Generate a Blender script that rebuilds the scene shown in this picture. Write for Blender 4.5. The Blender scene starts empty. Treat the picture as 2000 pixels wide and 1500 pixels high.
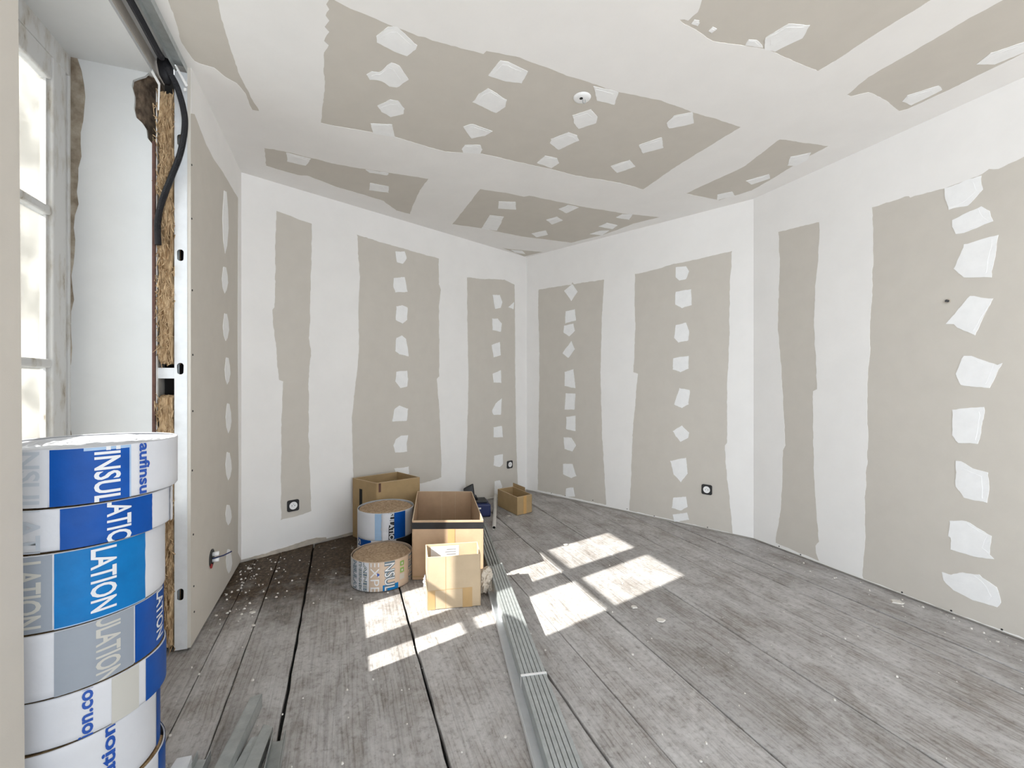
import bpy, bmesh, math, random
from mathutils import Vector, Matrix, noise
from mathutils.geometry import tessellate_polygon

# ------------------------------------------------------------------ camera, world, sun, exposure
sc = bpy.context.scene
COL = sc.collection
F, CAMH = 870.0, 1.2
cam = bpy.data.cameras.new('camera')
cam.sensor_width = 36; cam.lens = F / 2000 * 36; cam.clip_start = 0.02
cam_ob = bpy.data.objects.new('camera', cam); COL.objects.link(cam_ob)
cam_ob.location = (0, 0, CAMH); cam_ob.rotation_euler = (math.pi / 2, 0, 0)
sc.camera = cam_ob
sc.view_settings.view_transform = 'Standard'; sc.view_settings.look = 'None'
sc.view_settings.gamma = 1; sc.view_settings.use_curve_mapping = False
sc.view_settings.exposure = 1.22
sc.cycles.diffuse_bounces = 8; sc.cycles.max_bounces = 14; sc.cycles.transparent_max_bounces = 16
sc.cycles.sample_clamp_indirect = 8

# the room's long axis: s runs away from the camera beside the window wall, t across the room
DS = Vector((-0.3547, 0.9350)); DT = Vector((0.9350, 0.3547))
def P(s, t, z=0.0):
    p = DS * s + DT * t
    return Vector((p.x, p.y, z))

w = bpy.data.worlds.new('sky'); sc.world = w; w.use_nodes = True
bgn = w.node_tree.nodes['Background']
bgn.inputs[0].default_value = (0.83, 0.91, 1.0, 1); bgn.inputs[1].default_value = 2.0

sun = bpy.data.lights.new('sun', 'SUN'); sun.energy = 7.5; sun.angle = 0.009; sun.color = (1, .96, .90)
sun_ob = bpy.data.objects.new('sun', sun); COL.objects.link(sun_ob)
sdir = P(0.28, 1.0, 0); sdir.z = -0.771
sun_ob.rotation_euler = sdir.to_track_quat('-Z', 'Y').to_euler()
sun_ob.location = (-6, -2, 6)

# ------------------------------------------------------------------ helpers
R = math.radians
def ray(x, y):
    return Vector(((x - 1000) / F, 1.0, (750 - y) / F))
CAM = Vector((0, 0, CAMH))
def pz(x, y, z=0.0):                 # the point of the horizontal plane at height z seen at that place
    d = ray(x, y); k = (z - CAMH) / d.z
    return CAM + d * k

def mesh_ob(name, verts, faces, mat, parent=None, smooth=False, mats=None, fm=None):
    me = bpy.data.meshes.new(name)
    me.from_pydata([tuple(v) for v in verts], [], faces)
    for m in (mats or [mat]): me.materials.append(m)
    if fm: me.polygons.foreach_set('material_index', fm)
    if smooth: me.polygons.foreach_set('use_smooth', [True] * len(me.polygons))
    me.update()
    o = bpy.data.objects.new(name, me); COL.objects.link(o)
    if parent is not None: attach(o, parent)
    return o
def attach(o, parent):
    o.parent = parent
    o.matrix_parent_inverse = parent.matrix_basis.inverted()
def tag(o, label=None, cat=None, group=None, kind=None):
    if label: o['label'] = label
    if cat: o['category'] = cat
    if group: o['group'] = group
    if kind: o['kind'] = kind
    return o
def thing(name, loc, label, cat, group=None, rz=0.0):
    o = bpy.data.objects.new(name, None); COL.objects.link(o)
    o.location = loc; o.rotation_euler = (0, 0, rz); o.empty_display_size = .05
    return tag(o, label, cat, group)

class MB:
    def __init__(s): s.v = []; s.f = []
    def hexa(s, b, t):               # four bottom corners, four top corners
        n = len(s.v); s.v += [Vector(p) for p in b] + [Vector(p) for p in t]
        s.f += [(n+3, n+2, n+1, n), (n+4, n+5, n+6, n+7)] + [(n+i, n+(i+1) % 4, n+4+(i+1) % 4, n+4+i) for i in range(4)]
        return s
    def sbox(s, s0, s1, t0, t1, z0, z1):
        q = [(s0, t0), (s0, t1), (s1, t1), (s1, t0)]
        return s.hexa([P(a, b, z0) for a, b in q], [P(a, b, z1) for a, b in q])
    def box(s, c, h):
        (x, y, z), (a, b, d) = c, h
        q = [(-a, -b), (a, -b), (a, b), (-a, b)]
        return s.hexa([(x+i, y+j, z-d) for i, j in q], [(x+i, y+j, z+d) for i, j in q])
    def tube(s, pts, rad, n=10, cap=True):
        pts = [Vector(p) for p in pts]; base = len(s.v); m = len(pts)
        up = None
        for i, p in enumerate(pts):
            d = (pts[min(i+1, m-1)] - pts[max(i-1, 0)]).normalized()
            if up is None:
                up = Vector((0, 0, 1)) if abs(d.z) < .9 else Vector((1, 0, 0))
            a = (up - d * up.dot(d)).normalized(); b = d.cross(a); up = a
            r = rad[i] if isinstance(rad, (list, tuple)) else rad
            for k in range(n):
                th = 2 * math.pi * k / n
                s.v.append(p + (a * math.cos(th) + b * math.sin(th)) * r)
        for i in range(m - 1):
            for k in range(n):
                s.f.append((base+i*n+k, base+i*n+(k+1) % n, base+(i+1)*n+(k+1) % n, base+(i+1)*n+k))
        if cap:
            s.f.append(tuple(base + k for k in reversed(range(n))))
            s.f.append(tuple(base + (m-1)*n + k for k in range(n)))
        return s
    def lathe(s, prof, n=32, c=(0, 0, 0)):
        base = len(s.v); c = Vector(c); m = len(prof)
        for (r, z) in prof:
            for k in range(n):
                th = 2 * math.pi * k / n
                s.v.append(c + Vector((r * math.cos(th), r * math.sin(th), z)))
        for i in range(m - 1):
            for k in range(n):
                s.f.append((base+i*n+k, base+i*n+(k+1) % n, base+(i+1)*n+(k+1) % n, base+(i+1)*n+k))
        return s
    def build(s, name, mat, parent=None, smooth=False):
        return mesh_ob(name, s.v, s.f, mat, parent, smooth)

def clean_normals(o):
    bm = bmesh.new(); bm.from_mesh(o.data); bmesh.ops.recalc_face_normals(bm, faces=bm.faces)
    bm.to_mesh(o.data); bm.free(); return o
def bevel(o, wd=.003, seg=2):
    m = o.modifiers.new('bevel', 'BEVEL'); m.width = wd; m.segments = seg; m.limit_method = 'ANGLE'; return o

# ------------------------------------------------------------------ materials
def nt(name):
    m = bpy.data.materials.new(name); m.use_nodes = True
    return m, m.node_tree, m.node_tree.nodes['Principled BSDF']
def N(t, kind, **kw):
    n = t.nodes.new(kind)
    for k, v in kw.items():
        if k.startswith('i_'):
            key = k[2:]; n.inputs[int(key) if key.isdigit() else key].default_value = v
        else: setattr(n, k, v)
    return n
def ramp(t, stops):
    r = t.nodes.new('ShaderNodeValToRGB'); e = r.color_ramp.elements
    while len(e) < len(stops): e.new(.5)
    for el, (p, c) in zip(e, stops): el.position = p; el.color = (*c, 1)
    return r
def mat(name, col, rough=.6, metal=0.0, var=0.0, scale=30.0, bump=0.0, bscale=200.0, spec=.5, stretch=None, col2=None):
    m, t, b = nt(name)
    b.inputs['Base Color'].default_value = (*col, 1); b.inputs['Roughness'].default_value = rough
    b.inputs['Metallic'].default_value = metal; b.inputs['Specular IOR Level'].default_value = spec
    tc = N(t, 'ShaderNodeTexCoord'); src = tc.outputs['Object']
    if stretch:
        mp = N(t, 'ShaderNodeMapping'); mp.inputs['Scale'].default_value = stretch
        t.links.new(src, mp.inputs[0]); src = mp.outputs[0]
    if var or col2:
        ns = N(t, 'ShaderNodeTexNoise', i_Scale=scale, i_Detail=5.0, i_Roughness=.6)
        t.links.new(src, ns.inputs['Vector'])
        c2 = col2 or tuple(c * (1 - var) for c in col)
        r = ramp(t, [(.32, c2), (.68, col)])
        t.links.new(ns.outputs[0], r.inputs[0]); t.links.new(r.outputs[0], b.inputs['Base Color'])
    if bump:
        n2 = N(t, 'ShaderNodeTexNoise', i_Scale=bscale, i_Detail=4.0)
        t.links.new(src, n2.inputs['Vector'])
        bp = N(t, 'ShaderNodeBump', i_Strength=bump, i_Distance=.004)
        t.links.new(n2.outputs[0], bp.inputs['Height']); t.links.new(bp.outputs[0], b.inputs['Normal'])
    return m
M = {}
M['board'] = mat('plasterboard_paper', (.585, .55, .495), .9, var=.04, scale=9, bump=.08, bscale=420, spec=.2)
M['filler'] = mat('joint_compound', (.83, .815, .795), .8, var=.035, scale=5, bump=.15, bscale=24, spec=.25)
M['filler2'] = mat('dried_filler', (.86, .86, .855), .8, var=.05, scale=18, bump=.25, bscale=40, spec=.25)
M['zinc'] = mat('galvanised_steel', (.52, .55, .55), .42, .5, var=.2, scale=35, bump=.04, bscale=90)
M['zinc_matt'] = mat('galvanised_steel_dull_shaded', (.42, .44, .43), .5, .5, var=.2, scale=30, bump=.05, bscale=120)
M['zinc_white'] = mat('galvanised_steel_pale_lit', (.80, .82, .84), .45, .35, var=.08, scale=20)
M['card'] = mat('brown_cardboard', (.47, .325, .21), .8, var=.12, scale=14, bump=.12, bscale=60, spec=.2)
M['card_dark'] = mat('dark_cardboard', (.40, .28, .145), .8, var=.12, scale=14, bump=.12, bscale=60, spec=.2)
M['card_light'] = mat('pale_cardboard', (.52, .405, .275), .75, var=.10, scale=10, bump=.10, bscale=60, spec=.25)
M['card_edge'] = mat('cardboard_cut_edge', (.66, .52, .36), .85)
M['tape_black'] = mat('black_packing_tape', (.02, .02, .022), .3, var=.3, scale=20)
M['tape_brown'] = mat('brown_packing_tape', (.55, .33, .13), .25, var=.1, scale=10)
M['tape_tan'] = mat('tan_packing_tape', (.50, .33, .155), .28, var=.12, scale=12)
M['paper'] = mat('white_paper', (.82, .81, .79), .7, var=.05, scale=20)
M['ink'] = mat('grey_print', (.25, .25, .26), .7)
M['rag'] = mat('crumpled_dust_sheet', (.62, .55, .46), .9, var=.2, scale=25)
M['film'] = mat('white_plastic_film', (.60, .61, .64), .45, var=.06, scale=8, bump=.25, bscale=26, spec=.3)
M['film_grey'] = mat('grey_printed_film', (.27, .30, .34), .45, var=.05, scale=12, bump=.2, bscale=26, spec=.3)
M['blue'] = mat('blue_printed_film', (.002, .07, .33), .42, var=.2, scale=14, bump=.2, bscale=30, spec=.2)
M['blue_cyan'] = mat('cyan_blue_printed_film', (.003, .16, .44), .42, var=.2, scale=14, bump=.2, bscale=30, spec=.2)
M['blue_pale'] = mat('pale_blue_printed_film', (.30, .44, .62), .45, var=.1, scale=14, bump=.2, bscale=30)
M['ink_white'] = mat('white_print', (.64, .66, .68), .5)
M['ink_pale'] = mat('pale_grey_print', (.44, .48, .53), .5)
M['ink_tan'] = mat('pale_beige_print', (.48, .47, .43), .5)
M['ink_blue'] = mat('dark_blue_print', (.012, .07, .34), .4)
M['ink_slate'] = mat('slate_print', (.10, .15, .19), .5)
M['ink_teal'] = mat('teal_print', (.03, .19, .29), .5)
M['ink_green'] = mat('green_print', (.19, .36, .08), .5)
M['fibre'] = mat('mineral_wool_brown', (.50, .36, .20), .95, scale=38, col2=(.20, .115, .055), bump=.8, bscale=160, spec=.05)
M['wool_end'] = mat('mineral_wool_roll_end', (.50, .375, .26), .95, scale=60, col2=(.27, .185, .115), bump=.7, bscale=220, spec=.05)
M['wool'] = mat('mineral_wool_strands', (.68, .51, .32), .95, scale=30, col2=(.24, .14, .065), bump=.9, bscale=120, spec=.05, stretch=(3, 3, .55))
M['card_wrap'] = mat('kraft_printed_wrap', (.55, .43, .33), .55, var=.12, scale=16, bump=.2, bscale=40)
M['reveal'] = mat('old_white_paint', (.63, .64, .64), .6, var=.06, scale=4, bump=.1, bscale=30, spec=.3)
M['stone'] = mat('bare_rubble', (.30, .22, .155), .95, scale=22, col2=(.05, .035, .025), bump=.8, bscale=40)
M['mason'] = mat('rough_render', (.50, .46, .41), .95, var=.2, scale=9, bump=.5, bscale=50)
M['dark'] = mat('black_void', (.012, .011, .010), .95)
M['black'] = mat('black_plastic', (.016, .016, .018), .45, var=.2, scale=40)
M['conduit'] = mat('black_conduit', (.014, .014, .017), .5, spec=.3)
M['navy'] = mat('navy_plastic', (.012, .022, .10), .42, var=.2, scale=30)
M['white_pl'] = mat('white_plastic', (.85, .85, .85), .3)
M['red_pl'] = mat('red_plastic', (.36, .015, .02), .4)
M['rust'] = mat('rusty_iron', (.13, .06, .045), .8, var=.4, scale=30)
M['strap'] = mat('white_strap', (.82, .82, .82), .4)
M['pvc'] = mat('grey_pvc', (.62, .60, .57), .4, var=.1, scale=20)
M['screw'] = mat('black_screw', (.02, .02, .02), .6)
M['facade'] = mat('opposite_facade_render', (.80, .74, .62), .9, var=.08, scale=1.5)
M['rooftile'] = mat('roof_tile', (.35, .25, .2), .9, var=.2, scale=3)
M['shutter'] = mat('grey_shutter', (.45, .47, .47), .8)
M['iron'] = mat('dark_iron', (.05, .05, .055), .6)
M['bareplaster'] = mat('bare_plaster', (.55, .49, .41), .95, var=.25, scale=20, bump=.5, bscale=60)
M['dirt'] = mat('stained_plaster', (.42, .37, .30), .95, scale=14, col2=(.16, .12, .08), bump=.5, bscale=60)
M['crumb'] = mat('plaster_crumb', (.72, .69, .64), .95, var=.15, scale=40)

def frame_mat():
    m, t, b = nt('peeling_window_paint')
    tc = N(t, 'ShaderNodeTexCoord')
    n1 = N(t, 'ShaderNodeTexNoise', i_Scale=22.0, i_Detail=6.0, i_Roughness=.6)
    mp = N(t, 'ShaderNodeMapping'); mp.inputs['Scale'].default_value = (1, 1, .35)
    t.links.new(tc.outputs['Object'], mp.inputs[0]); t.links.new(mp.outputs[0], n1.inputs['Vector'])
    r = ramp(t, [(.27, (.22, .17, .11)), (.36, (.46, .44, .40)), (.5, (.56, .56, .55))])
    t.links.new(n1.outputs[0], r.inputs[0]); t.links.new(r.outputs[0], b.inputs['Base Color'])
    b.inputs['Roughness'].default_value = .6
    bp = N(t, 'ShaderNodeBump', i_Strength=.3, i_Distance=.003)
    t.links.new(n1.outputs[0], bp.inputs['Height']); t.links.new(bp.outputs[0], b.inputs['Normal'])
    return m
M['frame'] = frame_mat()

def glass_mat():
    m, t, b = nt('dusty_window_glass')
    out = t.nodes['Material Output']
    tr = N(t, 'ShaderNodeBsdfTransparent'); tr.inputs[0].default_value = (.96, .97, .97, 1)
    gl = N(t, 'ShaderNodeBsdfGlossy'); gl.inputs['Roughness'].default_value = .03
    fr = N(t, 'ShaderNodeFresnel'); fr.inputs[0].default_value = 1.3
    mx = N(t, 'ShaderNodeMixShader'); t.links.new(fr.outputs[0], mx.inputs[0])
    t.links.new(tr.outputs[0], mx.inputs[1]); t.links.new(gl.outputs[0], mx.inputs[2])
    df = N(t, 'ShaderNodeBsdfTranslucent'); df.inputs[0].default_value = (.8, .77, .7, 1)
    tc = N(t, 'ShaderNodeTexCoord'); ns = N(t, 'ShaderNodeTexNoise', i_Scale=5.0, i_Detail=6.0)
    t.links.new(tc.outputs['Object'], ns.inputs['Vector'])
    mr = N(t, 'ShaderNodeMapRange', i_1=.4, i_2=.8, i_3=.05, i_4=.16); t.links.new(ns.outputs[0], mr.inputs[0])
    m2 = N(t, 'ShaderNodeMixShader'); t.links.new(mr.outputs[0], m2.inputs[0])
    t.links.new(mx.outputs[0], m2.inputs[1]); t.links.new(df.outputs[0], m2.inputs[2])
    t.links.new(m2.outputs[0], out.inputs[0])
    return m
M['glass'] = glass_mat()

def plank_mat():
    m, t, b = nt('worn_grey_floorboards')
    L = t.links.new
    geo = N(t, 'ShaderNodeNewGeometry'); oi = N(t, 'ShaderNodeObjectInfo')
    mp = N(t, 'ShaderNodeMapping'); mp.inputs['Rotation'].default_value = (0, 0, -math.atan2(DS.y, DS.x))
    L(geo.outputs['Position'], mp.inputs[0])                     # x = along the boards
    off = N(t, 'ShaderNodeVectorMath', operation='ADD'); cmb = N(t, 'ShaderNodeCombineXYZ')
    ml = N(t, 'ShaderNodeMath', operation='MULTIPLY', i_1=37.0); L(oi.outputs['Random'], ml.inputs[0]); L(ml.outputs[0], cmb.inputs[0])
    L(mp.outputs[0], off.inputs[0]); L(cmb.outputs[0], off.inputs[1])
    st = N(t, 'ShaderNodeMapping'); st.inputs['Scale'].default_value = (.7, 30, 1); L(off.outputs[0], st.inputs[0])
    grain = N(t, 'ShaderNodeTexNoise', i_Scale=2.6, i_Detail=8.0, i_Roughness=.65, i_Distortion=.6); L(st.outputs[0], grain.inputs['Vector'])
    st2 = N(t, 'ShaderNodeMapping'); st2.inputs['Scale'].default_value = (1.5, 2.6, 1); L(off.outputs[0], st2.inputs[0])
    blot = N(t, 'ShaderNodeTexNoise', i_Scale=2.2, i_Detail=11.0, i_Roughness=.74, i_Distortion=.35); L(st2.outputs[0], blot.inputs['Vector'])
    fine = N(t, 'ShaderNodeTexNoise', i_Scale=38.0, i_Detail=6.0, i_Roughness=.75); L(mp.outputs[0], fine.inputs['Vector'])
    rb = ramp(t, [(.30, (.25, .22, .195)), (.42, (.365, .345, .33)), (.53, (.455, .44, .432)), (.68, (.55, .54, .535))])
    L(blot.outputs[0], rb.inputs[0])
    rg = ramp(t, [(.30, (.42, .40, .38)), (.48, (.92, .91, .90)), (.7, (1.16, 1.15, 1.14))]); L(grain.outputs[0], rg.inputs[0])
    mx = N(t, 'ShaderNodeMix', data_type='RGBA', blend_type='MULTIPLY'); mx.inputs[0].default_value = .5
    L(rb.outputs[0], mx.inputs[6]); L(rg.outputs[0], mx.inputs[7])
    rf = ramp(t, [(.36, (.62, .60, .57)), (.47, (1, 1, 1)), (.66, (1.15, 1.15, 1.15))]); L(fine.outputs[0], rf.inputs[0])
    mx2 = N(t, 'ShaderNodeMix', data_type='RGBA', blend_type='MULTIPLY'); mx2.inputs[0].default_value = .7
    L(mx.outputs[2], mx2.inputs[6]); L(rf.outputs[0], mx2.inputs[7])
    # raised growth rings where the paint has worn off
    wv = N(t, 'ShaderNodeTexWave', wave_type='BANDS', bands_direction='Y', i_Scale=16.0, i_Distortion=9.0, i_Detail=2.0)
    wv.inputs['Detail Scale'].default_value = .9; st3 = N(t, 'ShaderNodeMapping'); st3.inputs['Scale'].default_value = (.16, 1, 1)
    L(off.outputs[0], st3.inputs[0]); L(st3.outputs[0], wv.inputs['Vector'])
    rw = ramp(t, [(.0, (.66, .64, .62)), (.22, (1, 1, 1)), (1, (1.04, 1.04, 1.04))]); L(wv.outputs['Color'], rw.inputs[0])
    wm = N(t, 'ShaderNodeMapRange', i_1=.44, i_2=.55, i_3=.7, i_4=.0); L(blot.outputs[0], wm.inputs[0])
    mxw = N(t, 'ShaderNodeMix', data_type='RGBA', blend_type='MULTIPLY'); L(wm.outputs[0], mxw.inputs[0]); L(mx2.outputs[2], mxw.inputs[6]); L(rw.outputs[0], mxw.inputs[7])
    mx2 = mxw
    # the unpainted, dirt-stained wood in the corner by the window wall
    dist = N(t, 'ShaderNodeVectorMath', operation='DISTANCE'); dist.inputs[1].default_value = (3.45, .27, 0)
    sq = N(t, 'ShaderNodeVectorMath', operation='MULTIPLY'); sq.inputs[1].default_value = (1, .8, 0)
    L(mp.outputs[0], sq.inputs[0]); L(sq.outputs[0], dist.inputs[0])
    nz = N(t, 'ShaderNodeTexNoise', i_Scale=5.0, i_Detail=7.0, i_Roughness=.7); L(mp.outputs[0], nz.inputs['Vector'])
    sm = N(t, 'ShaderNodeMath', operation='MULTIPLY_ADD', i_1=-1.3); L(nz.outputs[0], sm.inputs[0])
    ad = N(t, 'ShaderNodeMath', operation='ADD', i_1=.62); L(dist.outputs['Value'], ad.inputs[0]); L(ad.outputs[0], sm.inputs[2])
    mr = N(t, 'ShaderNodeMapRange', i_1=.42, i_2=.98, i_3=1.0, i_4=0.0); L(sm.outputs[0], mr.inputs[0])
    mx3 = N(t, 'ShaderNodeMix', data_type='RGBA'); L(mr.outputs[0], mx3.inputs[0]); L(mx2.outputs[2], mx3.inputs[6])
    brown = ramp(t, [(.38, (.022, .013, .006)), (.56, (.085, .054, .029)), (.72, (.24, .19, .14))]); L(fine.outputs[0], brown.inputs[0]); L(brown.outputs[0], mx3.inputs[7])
    # each board its own tone
    tone = N(t, 'ShaderNodeMapRange', i_1=0.0, i_2=1.0, i_3=.85, i_4=1.02); L(oi.outputs['Random'], tone.inputs[0])
    vs = N(t, 'ShaderNodeVectorMath', operation='SCALE'); L(mx3.outputs[2], vs.inputs[0]); L(tone.outputs[0], vs.inputs['Scale'])
    # splashes of filler
    vo = N(t, 'ShaderNodeTexNoise', i_Scale=9.0, i_Detail=3.0, i_Roughness=.5); L(mp.outputs[0], vo.inputs['Vector'])
    sp = N(t, 'ShaderNodeMapRange', i_1=.70, i_2=.74, i_3=0.0, i_4=.55); L(vo.outputs[0], sp.inputs[0])
    mx4 = N(t, 'ShaderNodeMix', data_type='RGBA'); L(sp.outputs[0], mx4.inputs[0]); L(vs.outputs[0], mx4.inputs[6]); mx4.inputs[7].default_value = (.56, .55, .53, 1)
    L(mx4.outputs[2], b.inputs['Base Color'])
    b.inputs['Roughness'].default_value = .62; b.inputs['Specular IOR Level'].default_value = .35
    hs = N(t, 'ShaderNodeMath', operation='ADD'); L(grain.outputs[0], hs.inputs[0]); L(fine.outputs[0], hs.inputs[1])
    bp = N(t, 'ShaderNodeBump', i_Strength=.35, i_Distance=.006); L(hs.outputs[0], bp.inputs['Height']); L(bp.outputs[0], b.inputs['Normal'])
    return m
M['plank'] = plank_mat()

# ------------------------------------------------------------------ room plan
T_L, T_R, CEIL = -0.642, 2.966, 2.628
pL = P(3.454, T_L); pC = Vector((0.167, 5.019, 0)); pB = Vector((1.863, 3.434, 0))
S_REAR = -2.3
def st_of(p): return (p.x * DS.x + p.y * DS.y, p.x * DT.x + p.y * DT.y)
sL, tL = st_of(pL); sC, tC = st_of(pC); sB, tB = st_of(pB)
pE = P(S_REAR, T_R)                 # near end of the right wall
def s_end(t):
    if t <= tC: return sL + (sC - sL) * (t - tL) / (tC - tL)
    return sC + (sB - sC) * (t - tC) / (tB - tC)

class Plane:
    """a wall or ceiling face: origin, u axis, v axis, normal into the room"""
    def __init__(s, o, u, v, n): s.o, s.u, s.v, s.n = Vector(o), Vector(u).normalized(), Vector(v).normalized(), Vector(n).normalized()
    def px(s, x, y):
        d = ray(x, y); k = (s.o - CAM).dot(s.n) / d.dot(s.n); p = CAM + d * k - s.o
        return (p.dot(s.u), p.dot(s.v))
    def at(s, u, v, h=0.0): return s.o + s.u * u + s.v * v + s.n * h
Zv = (0, 0, 1)
def wall_plane(a, b):
    u = (b - a).normalized(); n = Vector((0, 0, 1)).cross(u)
    if n.dot(Vector((0.4, 1.9, 0)) - a) < 0: n = -n
    return Plane(a, u, Zv, n)
WL = wall_plane(P(-1, T_L), pL); WB = wall_plane(pL, pC); WA = wall_plane(pC, pB); WR = wall_plane(pB, pE)
CE = Plane((0, 0, CEIL), (1, 0, 0), (0, 1, 0), (0, 0, -1))

def ragged(poly, step, amp, seed, closed=True):
    rnd = random.Random(seed); out = []
    n = len(poly)
    for i in range(n if closed else n - 1):
        a = Vector(poly[i]); b = Vector(poly[(i+1) % n]); d = b - a; L = d.length
        if L < 1e-6: continue
        k = max(1, int(L / step)); nn = Vector((-d.y, d.x)) / L
        out.append(a.copy())
        for j in range(1, k):
            q = a + d * (j / k)
            w_ = noise.noise(Vector((q.x * 14 + seed, q.y * 14, seed * .37))) * amp * 1.6 + rnd.uniform(-.4, .4) * amp
            out.append(q + nn * w_)
    return out
def area(p): return .5 * sum(p[i][0] * p[(i+1) % len(p)][1] - p[(i+1) % len(p)][0] * p[i][1] for i in range(len(p)))
def sheet(name, pl, loops, h0, h1, mat_, parent):
    """a flat layer with holes, proud of the surface"""
    loops = [[Vector((a[0], a[1], 0)) for a in lp] for lp in loops]
    flat = [p for lp in loops for p in lp]
    tris = tessellate_polygon(loops)
    n = len(flat)
    v = [pl.at(p.x, p.y, h1) for p in flat] + [pl.at(p.x, p.y, h0) for p in flat]
    f = []
    for t in tris:
        a, b, c = (v[i] for i in t)
        f.append(tuple(t) if (b - a).cross(c - a).dot(pl.n) > 0 else tuple(reversed(t)))
    k = 0
    for lp in loops:
        m = len(lp)
        for i in range(m): f.append((k+i, k+(i+1) % m, n+k+(i+1) % m, n+k+i))
        k += m
    return mesh_ob(name, v, f, mat_, parent)

def dress(wall, pl, outer, holes, patches, seed, smears=()):
    """joint compound over a boarded surface, bare board in the holes, filler over each screw"""
    hs = [ragged([pl.px(*p) if not isinstance(p[0], str) else p[1:] for p in h], .018, .0035, seed + i) for i, h in enumerate(holes)]
    sheet('joint_compound', pl, [outer] + hs, 0, .0014, M['filler'], wall)
    for i, pt in enumerate(patches):
        q = [Vector(pl.px(*p)) for p in pt]
        sheet('filler_patch', pl, [ragged(q, .014, .003, seed * 3 + i)], 0, .0022, M['filler2'], wall)
        c = sum(q, Vector((0, 0))) / len(q); rnd = random.Random(seed + i * 7)
        o_ = Vector((rnd.uniform(-.01, .01), rnd.uniform(-.012, .012)))
        sheet('filler_patch', pl, [ragged([c + (a - c) * rnd.uniform(.6, .82) + o_ for a in q], .014, .003, seed * 5 + i)], .002, .0032, M['filler2'], wall)

# ---- floor: dark base, boards of their own
def floor_poly():
    return [P(S_REAR, T_L - .1), P(S_REAR, T_R), pB, pC, pL, P(sL, T_L - .1)]
fb = floor_poly(); nfb = len(fb)
floor = mesh_ob('floor', [v + Vector((0, 0, -.032)) for v in fb] + [v + Vector((0, 0, -.12)) for v in fb],
                [tuple(range(nfb)), tuple(reversed(range(nfb, 2*nfb)))] + [(i, (i+1) % nfb, nfb+(i+1) % nfb, nfb+i) for i in range(nfb)], M['dark'])
tag(clean_normals(floor), kind='structure')
seams = [(-.77, .004), (-.558, .004), (-.413, .0045), (-.204, .011), (.312, .011), (.79, .009), (.98, .004), (1.302, .008), (1.77, .009), (2.205, .0065), (2.465, .0075), (2.65, .0085), (2.975, .003)]
def plank(t0, t1, g0, g1, s0, s1, seed):
    rnd = random.Random(seed); a, b = t0 + g0 / 2, t1 - g1 / 2; dz = rnd.uniform(-.004, .0005)
    def row(t, tt, jig):
        e = min(s1, s_end(t) - .004) if s1 is not None else s_end(t) - .004
        k = max(2, int((e - s0) / .05))
        return [(s0 + (e - s0) * i / k, tt + (noise.noise(Vector(((s0 + (e - s0) * i / k) * 9, t * 31, seed))) * jig)) for i in range(k + 1)]
    A = row(a, a, g0 * .42); Bq = row(b, b, g1 * .42)
    if s1 is None and a < tC < b: Bq = Bq + [(sC - .004, tC)]
    ring = A + Bq[::-1] if not (s1 is None and a < tC < b) else A + [(sC - .006, tC)] + Bq[:-1][::-1]
    m = len(ring); tris = tessellate_polygon([[Vector((p[0], p[1], 0)) for p in ring]])
    zt = dz
    c_ = Vector(((s0 + (s1 or s_end((a+b)/2))) / 2, (a + b) / 2))
    v = [P(p[0], p[1] + (.0018 if p[1] < c_.y else -.0018), zt) for p in ring] + [P(p[0], p[1], zt - .003) for p in ring] + [P(p[0], p[1], -.03) for p in ring]
    f = []
    for t_ in tris:
        x, y, z = (v[i] for i in t_)
        f.append(tuple(t_) if (y - x).cross(z - x).z > 0 else tuple(reversed(t_)))
    for i in range(m):
        j = (i + 1) % m; f += [(i, m+i, m+j, j), (m+i, 2*m+i, 2*m+j, m+j)]
    return clean_normals(mesh_ob('floorboard', v, f, M['plank'], floor))
ends = {6: [3.235], 0: [1.2], 3: [-.6], 7: [-.2], 9: [-.4], 11: [-.9]}
for i in range(len(seams) - 1):
    (a, ga), (b, gb) = seams[i], seams[i+1]
    cuts = [S_REAR] + ends.get(i, []) + [None]
    for k in range(len(cuts) - 1):
        plank(a, b, ga, gb, cuts[k] + (.003 if k else 0), cuts[k+1] - .003 if cuts[k+1] is not None else None, i * 10 + k)

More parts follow.
